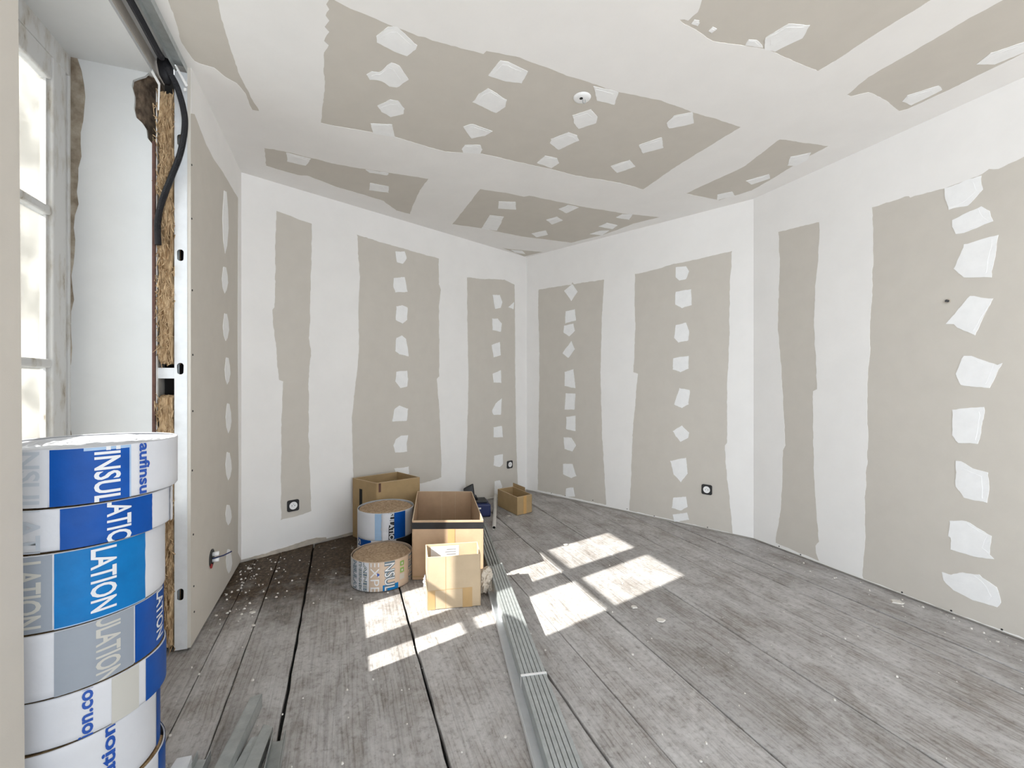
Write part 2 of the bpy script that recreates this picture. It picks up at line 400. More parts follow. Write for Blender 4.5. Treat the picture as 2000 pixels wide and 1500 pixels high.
# ---- ceiling
cpoly = [P(S_REAR, -.70), P(S_REAR, T_R), pB, pC, pL, P(sL, -.70)]
n_ = len(cpoly)
ceiling = mesh_ob('ceiling', [Vector((p.x, p.y, CEIL)) for p in cpoly] + [Vector((p.x, p.y, CEIL + .06)) for p in cpoly],
                  [tuple(range(n_)), tuple(range(n_, 2*n_))] + [(i, (i+1) % n_, n_+(i+1) % n_, n_+i) for i in range(n_)], M['board'])
tag(clean_normals(ceiling), kind='structure')
C_holes = [
 [(648,-6),(654,0),(705,24),(753,45),(780,55),(816,70),(830,72),(845,79),(890,90),(944,105),(950,99),(974,103),(1016,112),(1061,129),(1100,144),(1157,163),(1211,180),(1244,186),(1292,196),(1352,219),(1400,232),(1447,248),(1400,276),(1322,324),(1256,370),(1211,357),(1124,343),(1076,330),(1046,324),(941,300),(869,296),(810,279),(771,267),(729,259),(663,247),(627,240),(627,237),(634,168),(633,102),(642,88),(633,80),(643,62),(634,52),(643,40),(636,30),(643,18),(637,8),(642,0)],
 [(516,289),(534,291),(561,297),(660,321),(720,331),(837,349),(822,369),(807,399),(801,418),(774,411),(750,393),(735,388),(660,366),(600,343),(582,342),(520,324)],
 [(938,369),(992,377),(1023,384),(1034,382),(1130,402),(1220,417),(1289,424),(1240,436),(1180,458),(1116,474),(1020,462),(940,446),(883,438)],
 [(980,484),(1004,487),(1060,492),(1024,501)],
 [(1523,272),(1618,285),(1582,304),(1506,350),(1468,372),(1405,391),(1339,378),(1453,325)],
 [(1371,-1),(1363,23),(1344,40),(1327,38),(1392,80),(1453,89),(1506,99),(1597,139),(1658,101),(1749,42),(1818,0),(1905,-55),(1700,-120),(1430,-60)],
 [(1654,185),(1696,150),(1810,84),(1894,34),(1958,0),(2060,-60),(2160,10),(2000,103),(1871,167),(1772,213),(1757,217),(1726,194),(1696,180),(1662,188)],
 [(322,-22),(418,-30),(425,0),(436,45),(449,90),(465,140),(480,170),(506,217),(493,215),(480,183),(462,162),(440,150),(418,132),(400,127),(380,119),(355,84)],
]
C_patches = [
 [(735,70),(758,52),(776,52),(815,88),(812,96),(795,109),(770,100),(736,82)],
 [(716,145),(726,139),(740,141),(764,122),(780,128),(798,155),(775,170),(760,168),(745,158),(722,155)],
 [(737,206),(762,194),(778,197),(790,212),(788,222),(763,228),(745,218)],
 [(724,241),(766,243),(771,267),(729,260)],
 [(977,118),(992,120),(1031,139),(1019,162),(983,157),(954,147)],
 [(953,172),(990,195),(987,208),(969,220),(923,199),(935,183)],
 [(905,247),(923,242),(962,256),(947,265),(921,270)],
 [(902,291),(908,283),(938,283),(942,292),(938,300),(905,298)],
 [(1118,225),(1154,213),(1167,228),(1164,240),(1130,251),(1121,240)],
 [(1076,271),(1110,258),(1127,264),(1131,274),(1091,292),(1074,279)],
 [(1049,318),(1064,304),(1088,309),(1092,318),(1077,328)],
 [(1302,240),(1316,226),(1352,219),(1355,240),(1331,246),(1307,250)],
 [(1248,283),(1292,268),(1296,288),(1256,299)],
 [(1193,324),(1230,312),(1241,325),(1205,337)],
 [(1159,168),(1208,180),(1200,204),(1166,196)],
 [(559,298),(607,310),(597,323),(561,315)], [(723,357),(759,364),(759,376),(721,371)], [(714,331),(759,338),(756,342),(722,337)],
 [(974,393),(1007,394),(1008,409),(973,407)], [(956,420),(984,423),(971,450),(940,447)],
 [(1091,408),(1109,400),(1130,405),(1106,416)], [(1067,429),(1088,423),(1099,430),(1078,438)],
 [(1203,424),(1215,418),(1236,418),(1229,429)], [(1169,442),(1185,435),(1206,440),(1196,447)],
 [(1038,456),(1066,450),(1070,458),(1048,463)], [(1152,457),(1170,451),(1190,450),(1176,459)], [(998,488),(1020,490),(1026,496),(1006,493)],
 [(1538,323),(1544,306),(1584,298),(1576,312),(1555,323)], [(1457,353),(1502,340),(1504,348),(1468,360)], [(1401,380),(1430,374),(1436,382),(1401,390)],
 [(1493,97),(1495,74),(1540,46),(1582,49),(1567,74),(1514,100)], [(1350,46),(1356,38),(1366,40),(1360,49)], [(1384,60),(1392,52),(1400,56),(1390,64)], [(1456,88),(1462,77),(1478,78),(1490,92)],
 [(1762,198),(1772,186),(1833,167),(1840,175),(1780,205)], [(1907,125),(1935,103),(2000,82),(2010,98),(1943,125)],
]
dress(ceiling, CE, [(p.x, p.y) for p in cpoly], C_holes, C_patches, 11)

# ---- walls
def slab(name, pl, u0, u1, v0, v1, d0, d1, mat_, parent=None, kind=None):
    b = MB(); q = [(u0, d0), (u1, d0), (u1, d1), (u0, d1)]
    b.hexa([pl.at(u, v0, d) for u, d in q], [pl.at(u, v1, d) for u, d in q])
    o = clean_normals(b.build(name, mat_, parent))
    if kind: tag(o, kind=kind)
    return o
lenB, lenA, lenR = (pC - pL).length, (pB - pC).length, (pE - pB).length
def uofx(pl, x): return pl.px(x, 750)[0]
def boards(wall, pl, us):
    for a, b in zip(us[:-1], us[1:]): slab('plasterboard', pl, a + .001, b - .001, .012, CEIL, -.013, 0, M['board'], wall)
wall_back = slab('wall_back', WB, -.2, lenB + .2, -.1, CEIL + .06, -.08, -.0135, M['mason'], kind='structure')
boards(wall_back, WB, [-.1, uofx(WB, 648), uofx(WB, 885), lenB])
wall_angled = slab('wall_far_right', WA, -.05, lenA + .05, -.1, CEIL + .06, -.08, -.0135, M['mason'], kind='structure')
boards(wall_angled, WA, [0, uofx(WA, 1208), lenA])
wall_right = slab('wall_right', WR, -.02, lenR + .05, -.1, CEIL + .06, -.08, -.0135, M['mason'], kind='structure')
boards(wall_right, WR, [0, uofx(WR, 1645), uofx(WR, 1645) + 1.2, uofx(WR, 1645) + 2.4, lenR])

B_holes = [
 [(540,412),(609,437),(608,520),(606,570),(606,620),(603,660),(607,690),(604,720),(602,760),(603,800),(604,900),(608,998),(580,1008),(548,1016),(549,950),(550,830),(553,745),(545,742),(540,690),(534,640),(532,605),(536,600),(538,550),(537,480)],
 [(697,458),(720,466),(857,505),(857,555),(861,566),(857,600),(858,690),(858,735),(853,740),(858,800),(862,900),(862,932),(840,940),(790,950),(690,945),(689,900),(687,820),(692,770),(698,720),(701,680),(700,600),(703,540),(700,500)],
 [(912,542),(950,545),(985,546),(1005,556),(1006,640),(1006,720),(1008,850),(1010,920),(1012,958),(910,985),(909,940),(912,860),(915,740),(913,640)],
]
B_patches = [
 [(772,491),(790,491),(794,505),(787,515),(775,512)], [(769,543),(790,541),(796,570),(772,571),(768,558)], [(774,598),(785,596),(796,601),(795,625),(786,632),(773,625)],
 [(774,660),(785,655),(793,662),(798,696),(780,692),(772,686)], [(774,726),(795,724),(797,740),(795,755),(782,758),(772,745)], [(770,800),(780,792),(797,798),(794,822),(766,823)],
 [(773,858),(783,851),(797,850),(794,868),(795,882),(772,884),(768,870)], [(770,915),(798,911),(799,925),(775,930)],
 [(962,576),(976,576),(981,590),(978,601),(967,603)], [(961,622),(972,622),(980,632),(978,648),(962,645)], [(960,674),(976,668),(978,694),(964,698)], [(962,730),(978,723),(979,748),(964,747)],
 [(961,802),(968,788),(980,778),(978,810),(964,810)], [(964,834),(980,832),(982,854),(964,854)], [(965,890),(982,887),(982,906),(976,912),(964,909)], [(966,940),(976,938),(981,950),(976,966),(966,966)],
 [(992,600),(1004,590),(1003,604)],
]
dress(wall_back, WB, ragged([(0, .016), (lenB, .016)], .02, .004, 3, False) + [Vector((lenB, .016)), Vector((lenB, CEIL)), Vector((0, CEIL))], B_holes, B_patches, 23)
A_holes = [
 [(1052,566),(1075,562),(1116,556),(1118,551),(1121,555),(1180,546),(1176,610),(1174,680),(1173,735),(1176,850),(1181,930),(1184,986),(1050,957),(1052,850),(1054,690),(1051,600)],
 [(1240,535),(1262,531),(1320,515),(1340,511),(1430,490),(1429,520),(1425,570),(1425,640),(1420,750),(1420,865),(1416,870),(1418,910),(1422,950),(1431,1042),(1229,997),(1232,950),(1235,850),(1242,765),(1246,730),(1237,727),(1240,670)],
]
A_patches = [
 [(1102,568),(1118,555),(1128,570),(1116,588)], [(1105,608),(1123,604),(1125,626),(1104,632)], [(1102,636),(1120,632),(1123,646),(1112,657),(1101,650)], [(1099,690),(1116,666),(1123,682),(1110,699)],
 [(1103,726),(1120,721),(1124,758),(1103,754)], [(1105,768),(1124,769),(1122,800),(1103,800)], [(1106,814),(1124,812),(1124,842),(1106,838)], [(1101,854),(1116,855),(1125,870),(1118,882),(1103,877)],
 [(1100,906),(1118,906),(1126,930),(1116,934),(1100,926)], [(1106,954),(1120,952),(1123,970),(1105,970)],
 [(1320,522),(1340,520),(1346,530),(1340,545),(1327,548),(1320,542)], [(1320,570),(1350,565),(1351,596),(1332,602),(1319,595)], [(1320,635),(1340,630),(1346,648),(1344,665),(1325,669),(1317,660)],
 [(1315,700),(1345,695),(1345,720),(1329,727),(1314,722)], [(1327,758),(1347,762),(1345,790),(1332,797),(1317,790)], [(1314,842),(1332,831),(1346,845),(1344,855),(1329,863),(1320,852)],
 [(1309,900),(1340,894),(1343,925),(1330,942),(1316,927)], [(1315,972),(1340,970),(1343,990),(1329,997),(1312,992)], [(1314,1005),(1342,1001),(1346,1015),(1317,1019)],
]
dress(wall_angled, WA, [(0, .012), (lenA, .012), (lenA, CEIL), (0, CEIL)], A_holes, A_patches, 41)
xb = WR.px(2000, 310)
R_holes = [
 [(1520,453),(1600,434),(1601,450),(1597,520),(1592,560),(1590,640),(1594,700),(1596,760),(1588,764),(1588,860),(1590,930),(1596,1020),(1600,1058),(1593,1066),(1594,1080),(1600,1096),(1515,1060),(1516,1045),(1524,1000),(1528,940),(1529,880),(1534,870),(1533,850),(1529,770),(1524,700),(1519,640),(1520,600),(1523,520)],
 [(1703,405),(1775,383),(1778,386),(1845,368),(1918,340),(1932,330),(1950,330),(1970,320),(2000,306),('w', lenR - .3, xb[1] + .05),('w', lenR - .3, .02),(2000,1247),(1686,1130),(1684,1124),(1689,1060),(1690,960),(1695,870),(1694,750),(1700,680),(1699,640),(1703,570),(1706,500),(1704,415)],
]
R_patches = [
 [(1845,368),(1917,343),(1920,370),(1890,402),(1853,410),(1847,390)], [(1860,430),(1917,403),(1933,412),(1940,432),(1883,455),(1867,457),(1860,443)],
 [(1883,477),(1950,459),(1937,542),(1883,542),(1863,525),(1873,503)], [(1895,578),(1940,583),(1905,655),(1870,640),(1863,633),(1847,633)],
 [(1883,695),(1897,695),(1948,713),(1958,709),(1950,722),(1933,758),(1877,752),(1867,730)], [(1860,800),(1922,795),(1923,807),(1910,867),(1872,865),(1860,850)],
 [(1867,900),(1877,901),(1900,915),(1930,923),(1932,957),(1928,982),(1883,972),(1867,950)], [(1855,1017),(1887,1018),(1937,1047),(1933,1083),(1942,1092),(1903,1087),(1857,1073),(1857,1050),(1852,1047)],
 [(1857,1123),(1880,1118),(1913,1122),(1947,1147),(1955,1177),(1948,1186),(1900,1172),(1863,1153),(1843,1133),(1840,1117)],
]
dress(wall_right, WR, [(0, .012), (lenR, .012), (lenR, CEIL), (0, CEIL)], R_holes, R_patches, 57)

# screws left showing along the foot of the boards
def screws(wall, pl, pts):
    for x, y in pts:
        u, v = pl.px(x, y); v = max(v, .02)
        b = MB(); q = [pl.at(u + .0045 * math.cos(k * math.pi / 4), v + .0045 * math.sin(k * math.pi / 4), .0026) for k in range(8)]
        q2 = [pl.at(u + .0045 * math.cos(k * math.pi / 4), v + .0045 * math.sin(k * math.pi / 4), -.002) for k in range(8)]
        b.v = q + q2; b.f = [tuple(range(8))] + [(i, (i+1) % 8, 8+(i+1) % 8, 8+i) for i in range(8)]
        clean_normals(b.build('screw', M['screw'], wall))
screws(wall_right, WR, [(1522,1067),(1564,1084),(1762,1158),(1858,1193),(1957,1231)])
screws(wall_angled, WA, [(1077,963),(1104,968),(1158,977),(1225,994),(1278,1010),(1382,1033)])

# ---- window wall: masonry, reveal, lining, stud, wool
T_M, T_O = -0.77, -1.12
S_CUT = 2.392
def spart(name, a, mat_, parent=None):
    return clean_normals(MB().sbox(*a).build(name, mat_, parent))
wall_left = spart('wall_left', (S_CUT + .14, 3.7, T_O, T_M, -.1, CEIL + .06), M['mason']); tag(wall_left, kind='structure')
for a in [(S_CUT, S_CUT + .14, T_O, -.875, -.1, CEIL + .06), (S_CUT, S_CUT + .14, -.875, T_M, -.1, 2.19), (S_CUT, S_CUT + .14, -.875, T_M, 2.575, CEIL + .06), (-.15, 1.22, T_O, T_M, -.1, CEIL + .06), (1.22, S_CUT, T_O, T_M, -.1, .62), (1.22, S_CUT, T_O, T_M, 2.575, CEIL + .06),
          (-2.2, -.15, T_O, T_M, -.1, .03), (-2.2, -.15, T_O, T_M, 2.575, CEIL + .06), (-2.5, -2.2, T_O, T_M, -.1, CEIL + .06)]:
    spart('masonry', a, M['mason'], wall_left)
wr_ = spart('wall_rear', (-2.42, -2.3, T_O, -.45, -.1, CEIL + .06), M['filler']); tag(wr_, kind='structure')   # wall beside a wide unseen opening, added to let fill light in
spart('fill_opening_jamb', (-2.42, -2.3, 2.80, T_R + .08, -.1, CEIL + .06), M['filler'], wr_)
spart('fill_opening_head', (-2.42, -2.3, -.45, 2.80, 2.5, CEIL + .06), M['filler'], wr_)
# lining boards, either side of the window
spart('plasterboard', (S_CUT, sL + .005, -.655, T_L, .012, CEIL), M['board'], wall_left)
b = MB(); zz = [(1.276, .01), (1.243, CEIL)]
b.hexa([P(-.15, -.655, .01), P(1.276, -.655, .01), P(1.276, T_L, .01), P(-.15, T_L, .01)], [P(-.15, -.655, CEIL), P(1.243, -.655, CEIL), P(1.243, T_L, CEIL), P(-.15, T_L, CEIL)])
clean_normals(b.build('plasterboard', M['board'], wall_left))
spart('plasterboard', (-2.3, -2.2, -.655, T_L, .01, CEIL), M['board'], wall_left)
lu = lambda s: (P(s, T_L) - WL.o).dot(WL.u)
wl_out = [WL.px(x, y) for x, y in [(465,1080),(466,900),(464,640),(465,387),(450,362),(433,333),(418,312),(403,283),(391,252),(380,223),(375,205)]]
sheet('joint_compound', WL, [[(lu(sL), .016)] + ragged(wl_out, .03, .002, 5, False) + [(lu(S_CUT), 2.42), (lu(S_CUT), CEIL), (lu(sL), CEIL)]], 0, .0014, M['filler'], wall_left)
for i, (x, y0, y1, hw) in enumerate([(440,372,495,6),(439,521,573,6),(441,612,666,6),(444,698,751,5.5),(446,788,846,5.5),(446,883,938,6),(446,986,1026,6),(447,1073,1120,6)]):
    L = y1 - y0
    q = [Vector(WL.px(*p)) for p in [(x-hw*.5,y0),(x+hw*.3,y0+L*.02),(x+hw*.8,y0+.3*L),(x+hw,y0+.6*L),(x+hw*.5,y0+.88*L),(x-.1*hw,y1),(x-hw*.7,y0+.8*L),(x-hw,y0+.45*L)]]
    sheet('filler_patch', WL, [ragged(q, .014, .002, 70 + i)], 0, .002, M['filler2'], wall_left)
screws(wall_left, WL, [(374,322),(374,427),(375,567),(376,693),(376,803),(375,919),(377,1044),(378,1145),(379,1195)])
# old plaster left along the foot of the back wall
def foot(pl, pts, wall, mat_=None, h=.008):
    sheet('plaster_foot', pl, [ragged([Vector(pl.px(*p)) for p in pts], .02, .004, len(pts))], 0, h, mat_ or M['bareplaster'], wall)
foot(WB, [(486,1090),(560,1068),(600,1054),(624,1050),(636,1049),(638,1054),(560,1076),(500,1091)], wall_back)
foot(WB, [(668,1046),(684,1040),(694,1038),(694,1043),(672,1049)], wall_back)

# metal stud at the cut end: web toward the window with punched slots, flanges behind
SP = Plane(P(S_CUT - .0005, 0, 0), (DT.x, DT.y, 0), Zv, (-DS.x, -DS.y, 0))
def obround(c, w_, h_):
    out = []
    for k in range(16):
        a = 2 * math.pi * k / 16; out.append((c[0] + w_ * math.cos(a), c[1] + (h_ - w_) * (1 if math.sin(a) >= 0 else -1) + w_ * math.sin(a)))
    return out
def z_at(y, Y=1.99): return CAMH + (750 - y) * Y / F
slots = [obround((-.6805, z_at(y)), .0125, .026) for y in (273, 498, 720, 1162)]
stud = sheet('metal_stud', SP, [[(-.703, .01), (-.655, .01), (-.655, CEIL - .03), (-.703, CEIL - .03)]] + slots, 0, .0012, M['zinc_white'], wall_left)  # window light on the web is put into a paler steel
spart('stud_flange', (S_CUT + .0005, S_CUT + .035, -.703, -.7018, .01, CEIL - .03), M['zinc'], stud)
spart('stud_flange', (S_CUT + .0005, S_CUT + .035, -.6565, -.655, .01, CEIL - .03), M['zinc'], stud)
spart('stud_lip', (S_CUT + .0338, S_CUT + .035, -.70, -.694, .01, CEIL - .03), M['zinc'], stud)
# thin white strips near the top of the stud follow after the conduit
# ceiling track above the window
tr = MB().sbox(-.35, S_CUT, -.703, -.655, CEIL - .0035, CEIL - .002).sbox(-.35, S_CUT, -.6562, -.655, CEIL - .03, CEIL - .003).sbox(-.35, S_CUT + .03, -.703, -.7018, CEIL - .03, CEIL - .003)
clean_normals(tr.build('ceiling_track', M['zinc'], wall_left))
spart('ceiling_batten', (-.35, S_CUT, -.77, -.705, CEIL - .001, CEIL + .05), M['reveal'], wall_left)
spart('paper_facing', (S_CUT - .006, S_CUT + .01, -.7685, -.7655, .02, 2.50), M['paper'], wall_left)
# wool filling the gap between stud and masonry: a lumpy end face
def wool(z0, z1, seed):
    n1, n2 = 9, max(6, int((z1 - z0) / .012)); v = []; f = []
    for j in range(n2 + 1):
        for i in range(n1 + 1):
            a = i / n1; z = z0 + (z1 - z0) * j / n2
            d = noise.noise(Vector((a * 5 + seed, z * 6, seed))) * .020 + noise.noise(Vector((a * 14, z * 26, seed + 5))) * .014
            edge = .02 * (1 if i in (0, n1) else 0) + (.025 if j in (0, n2) else 0)
            v.append(P(S_CUT - .004 + d + edge, -.765 + .060 * a + noise.noise(Vector((z * 17, i, seed))) * .003, z + noise.noise(Vector((a * 9, z * 9, 3))) * .006))
    for j in range(n2):
        for i in range(n1):
            k = j * (n1 + 1) + i; f.append((k, k + n1 + 1, k + n1 + 2, k + 1))
    k0 = len(v); v += [P(S_CUT + .09, -.765, z0), P(S_CUT + .09, -.705, z0), P(S_CUT + .09, -.705, z1), P(S_CUT + .09, -.765, z1)]
    f.append((k0, k0+1, k0+2, k0+3))
    w_ = mesh_ob('mineral_wool', v, f, M['wool'], wall_left)
    tag(w_, kind='stuff')
    rnd = random.Random(seed); b = MB()
    for k in range(int((z1 - z0) * 330)):
        z = rnd.uniform(z0 + .01, z1 - .02); t = rnd.uniform(-.768, -.706); s_ = S_CUT - rnd.uniform(-.004, .014)
        p0 = P(s_, t, z); p1 = P(s_ - rnd.uniform(.0, .012), t + rnd.uniform(-.012, .012), z + rnd.uniform(-.03, .03)); p2 = P(s_ - rnd.uniform(-.002, .016), t + rnd.uniform(-.014, .012), z + rnd.uniform(-.045, .045))
        b.tube([p0, p1, p2], [.0018, .0022, .001], 4)
    tag(b.build('wool_strands', M['wool'], w_), kind='stuff')
wool(1.29, 2.50, 2); wool(.02, 1.15, 9)
MB().sbox(S_CUT + .01, S_CUT + .05, -.77, -.7025, 1.225, 1.272).build('cross_rail', M['zinc_white'], wall_left)
spart('gap_shadow', (S_CUT + .095, S_CUT + .11, -.768, -.703, .01, CEIL), M['dark'], wall_left).name = 'gap_shade_sheet'  # black sheet stands in for the shade behind the wool gap
# painted reveal with a bite broken out of its upper room-side edge
RV = Plane(P(S_CUT - .004, 0, 0), (DT.x, DT.y, 0), Zv, (-DS.x, -DS.y, 0))
bite = [Vector(RV.px(*p)) for p in [(303,292),(300,284),(290,272),(288,255),(280,243),(268,232),(264,215),(265,190),(260,172),(262,160),(272,156),(285,152),(300,151)]]
fe = RV.px(303, 500)[0]
rv_poly = [Vector((-1.085, .62)), Vector((fe, .62))] + [Vector((fe + noise.noise(Vector((0, z * 13, 1))) * .003, z)) for z in [.7 + .04 * k for k in range(35)] if z < bite[0].y - .02] + ragged(bite, .02, .005, 4, False) + [Vector((bite[-1].x, 2.575)), Vector((-1.085, 2.575))]
sheet('window_reveal', RV, [rv_poly], 0, .012, M['reveal'], wall_left)
# broken masonry behind the bite
b = MB(); rnd = random.Random(8)
n1, n2 = 14, 36; z0, z1 = 2.195, 2.574
for j in range(n2 + 1):
    for i in range(n1 + 1):
        a = i / n1; t = -.874 + .10 * a; z = z0 + (z1 - z0) * j / n2
        deep = .125 * min(1, max(0, (a - .42 - .12 * noise.noise(Vector((0, z * 19, 2)))) * 4)) * (1 if 2 < j < n2 - 1 else .3)
        b.v.append(P(S_CUT + .012 + deep + noise.noise(Vector((t * 30, z * 24, 4))) * .010, t, z))
for j in range(n2):
    for i in range(n1):
        k = j * (n1 + 1) + i; b.f.append((k, k + n1 + 1, k + n1 + 2, k + 1))
b.build('broken_masonry', M['stone'], wall_left)
spart('rusty_angle', (S_CUT - .018, S_CUT - .004, -.779, -.769, .62, 2.26), M['rust'], wall_left)
# rough band where the frame meets the plaster
sheet('rough_plaster', RV, [ragged([Vector((-1.088, .62)), Vector((-1.062, .62)), Vector((-1.056, 1.2)), Vector((-1.05, 1.6)), Vector((-1.036, 2.0)), Vector((-1.015, 2.3)), Vector((-1.012, 2.45)), Vector((-1.035, 2.56)), Vector((-1.088, 2.57))], .05, .007, 12)], 0, .014, M['dirt'], wall_left)
spart('window_soffit', (1.21, S_CUT + .005, -1.085, -.775, 2.555, 2.575), M['reveal'], wall_left)
spart('window_sill', (1.22, S_CUT, -1.06, -.72, .60, .632), M['reveal'], wall_left)
spart('window_reveal', (1.205, 1.222, -1.085, -.775, .62, 2.575), M['reveal'], wall_left)

# ---- window: frame, two leaves with three panes each
def window(name, so, near, kindlabel):
    root = spart(name, (so + near, so + near + .045, -1.115, -1.06, .62, 2.56), M['frame']); tag(root, kind='structure')
    far = so + 2.392
    for a in [(far - .028, far, -1.115, -1.055, .62, 2.56), (so + near, far, -1.115, -1.055, 2.47, 2.56), (so + near, far, -1.115, -1.05, .62, .66)]:
        bevel(spart('window_frame', a, M['frame'], root), .004)
    for (a0, g0, g1, a1) in [(so + 1.268, so + 1.363, so + 1.753, so + 1.812), (so + 1.816, so + 1.875, so + 2.245, so + 2.364)]:
        leaf = bevel(spart('window_leaf', (a0, g0, -1.095, -1.05, .665, 2.468), M['frame'], root), .006, 3)
        bevel(spart('stile', (g1, a1 if a1 < so + 2 else so + 2.332, -1.095, -1.05, .665, 2.468), M['frame'], leaf), .006, 3)
        if a1 > so + 2: bevel(spart('stile', (so + 2.333, a1, -1.10, -1.062, .665, 2.468), M['frame'], leaf), .004)
        for z0, z1 in [(.665, .74), (1.262, 1.296), (1.85, 1.884), (2.375, 2.468)]:
            bevel(spart('glazing_bar' if .8 < z0 < 2.2 else 'rail', (g0, g1, -1.092, -1.052, z0, z1), M['frame'], leaf), .009, 3)
        for z0, z1 in [(.74, 1.262), (1.296, 1.85), (1.884, 2.375)]:
            spart('pane', (g0 - .004, g1 + .004, -1.078, -1.075, z0 - .004, z1 + .004), M['glass'], leaf)
            for sx in (g0 + .006, g1 - .006):      # old putty
                spart('putty', (sx - .007, sx + .007, -1.074, -1.066, z0, z1), M['frame'], leaf)
    return root
window('window_1', 0, 1.222, None)
# the second window, unseen; widened and left unglazed to brighten the right wall
w2 = spart('window_2', (-2.2, -2.13, -1.115, -1.06, .03, 2.56), M['frame']); tag(w2, kind='structure')
for a in [(-.22, -.15, -1.115, -1.06, .03, 2.56), (-2.2, -.15, -1.115, -1.06, 2.50, 2.56)]:
    spart('window_frame', a, M['frame'], w2)

# ---- outside: guard rail, the house across the street
gr = thing('guard_rail', P(1.8, -1.30, .62), 'dark iron guard rail outside the old casement window', 'railing')
clean_normals(MB().sbox(1.15, 2.45, -1.315, -1.285, 1.018, 1.046).build('top_bar', M['iron'], gr))
clean_normals(MB().sbox(1.15, 2.45, -1.31, -1.29, .66, .675).build('bottom_bar', M['iron'], gr))
for sx in (1.16, 2.44):
    clean_normals(MB().sbox(sx - .008, sx + .008, -1.31, -1.12, .90, .915).build('wall_bracket', M['iron'], gr))
    clean_normals(MB().sbox(sx - .008, sx + .008, -1.31, -1.29, .66, 1.02).build('upright', M['iron'], gr))
hb = thing('house', P(18, -9, -4), 'pale rendered house across the street seen through the window panes', 'building')
spart('house_wall', (5.5, 34, -15, -9, -4, 8.3), M['facade'], hb)
spart('roof_eave', (5.2, 34.3, -15.3, -8.6, 8.3, 8.5), M['reveal'], hb)
b = MB(); b.hexa([P(5.2, -8.5, 8.5), P(34, -8.5, 8.5), P(34, -15.3, 8.5), P(5.2, -15.3, 8.5)], [P(5.2, -11.8, 9.6), P(34, -11.8, 9.6), P(34, -12, 9.6), P(5.2, -12, 9.6)])
clean_normals(b.build('roof', M['rooftile'], hb))
for k, sx in enumerate((8, 12, 16.2, 20.4, 24.6)):
    for zf in (-2.6, 1.2, 5.0):
        wf = spart('house_window', (sx, sx + 1.2, -9.02, -8.95, zf, zf + 2), M['frame'], hb)
        spart('shutter', (sx - .62, sx - .04, -8.99, -8.94, zf, zf + 2), M['shutter'], wf)
        spart('shutter', (sx + 1.24, sx + 1.82, -8.99, -8.94, zf, zf + 2), M['shutter'], wf)
        spart('house_pane', (sx + .1, sx + 1.1, -8.955, -8.94, zf + .1, zf + 1.9), M['iron'], wf)
st = spart('street', (-20, 40, -9, -1.2, -4.2, -4), M['mason']); st.name = 'ground_street'; tag(st, kind='structure')

# ------------------------------------------------------------------ conduit by the window
QP = Plane(P(2.362, 0, 0), (DT.x, DT.y, 0), Zv, (-DS.x, -DS.y, 0))
def qp(x, y): return QP.at(*QP.px(x, y))
ctrl = [P(.3, -.722, 2.60), P(1.0, -.722, 2.597), P(1.7, -.722, 2.592), P(2.05, -.72, 2.588), P(2.26, -.718, 2.578), qp(316, 112), qp(328, 136), qp(345, 168), qp(358, 212), qp(361, 248), qp(352, 300), qp(333, 350), qp(316, 395), qp(308, 435), qp(309, 478)]
def spline(c, n):
    out = []
    c = [2 * c[0] - c[1]] + c + [2 * c[-1] - c[-2]]
    for i in range(1, len(c) - 2):
        L = (c[i+1] - c[i]).length; k = max(2, int(L / n))
        for j in range(k):
            t = j / k; a, b_, d, e = c[i-1], c[i], c[i+1], c[i+2]
            out.append(.5 * ((2 * b_) + (d - a) * t + (2 * a - 5 * b_ + 4 * d - e) * t * t + (3 * b_ - a - 3 * d + e) * t ** 3))
    out.append(c[-2]); return out
pts = spline(ctrl, .0022)
cd = thing('electrical_conduit', ctrl[-1], 'black corrugated conduit looping down in front of the cut wall lining by the window', 'cable')
MB().tube(pts, [.0126 if i % 2 else .0112 for i in range(len(pts))], 10).build('corrugated_tube', M['conduit'], cd, smooth=False)
b = MB(); b.tube([qp(318, 98) + P(.02, 0, .01), qp(319, 120) + P(.022, 0), qp(321, 142) + P(.026, 0), qp(322, 156) + P(.03, 0)], [.026, .030, .026, .012], 12)
b.build('tape_sleeve', M['conduit'], cd, smooth=True)

for pl_ in ([(341,128),(345,128),(367,167),(363,170)], [(289,130),(294,130),(313,163),(311,215),(308,215),(309,166)], [(359,172),(364,172),(364,178),(359,178)]):
    sheet('white_strip', QP, [[Vector(QP.px(*p)) for p in pl_]], -.001, .001, M['paper'], wall_left)  # thin white pieces in front of the cut wall end
# ------------------------------------------------------------------ insulation rolls
_dg = bpy.context.evaluated_depsgraph_get
TXT = {}
def text_mesh(s, bold=.02):
    if (s, bold) in TXT: return TXT[(s, bold)].copy()
    cu = bpy.data.curves.new('txt', 'FONT'); cu.body = s; cu.size = 1; cu.offset = bold; cu.resolution_u = 3; cu.align_x = 'LEFT'
    ob = bpy.data.objects.new('txt', cu); COL.objects.link(ob)
    bpy.context.view_layer.update()
    me = bpy.data.meshes.new_from_object(ob.evaluated_get(_dg()))
    bpy.data.objects.remove(ob); bpy.data.curves.remove(cu)
    bm = bmesh.new(); bm.from_mesh(me); bpy.data.meshes.remove(me)
    xs = [v.co.x for v in bm.verts]; ys = [v.co.y for v in bm.verts]
    for v in bm.verts: v.co.x -= min(xs); v.co.y -= min(ys)
    W, H = max(xs) - min(xs), max(ys) - min(ys)
    for v in bm.verts: v.co.x /= W; v.co.y /= H
    TXT[(s, bold)] = bm
    return bm.copy()
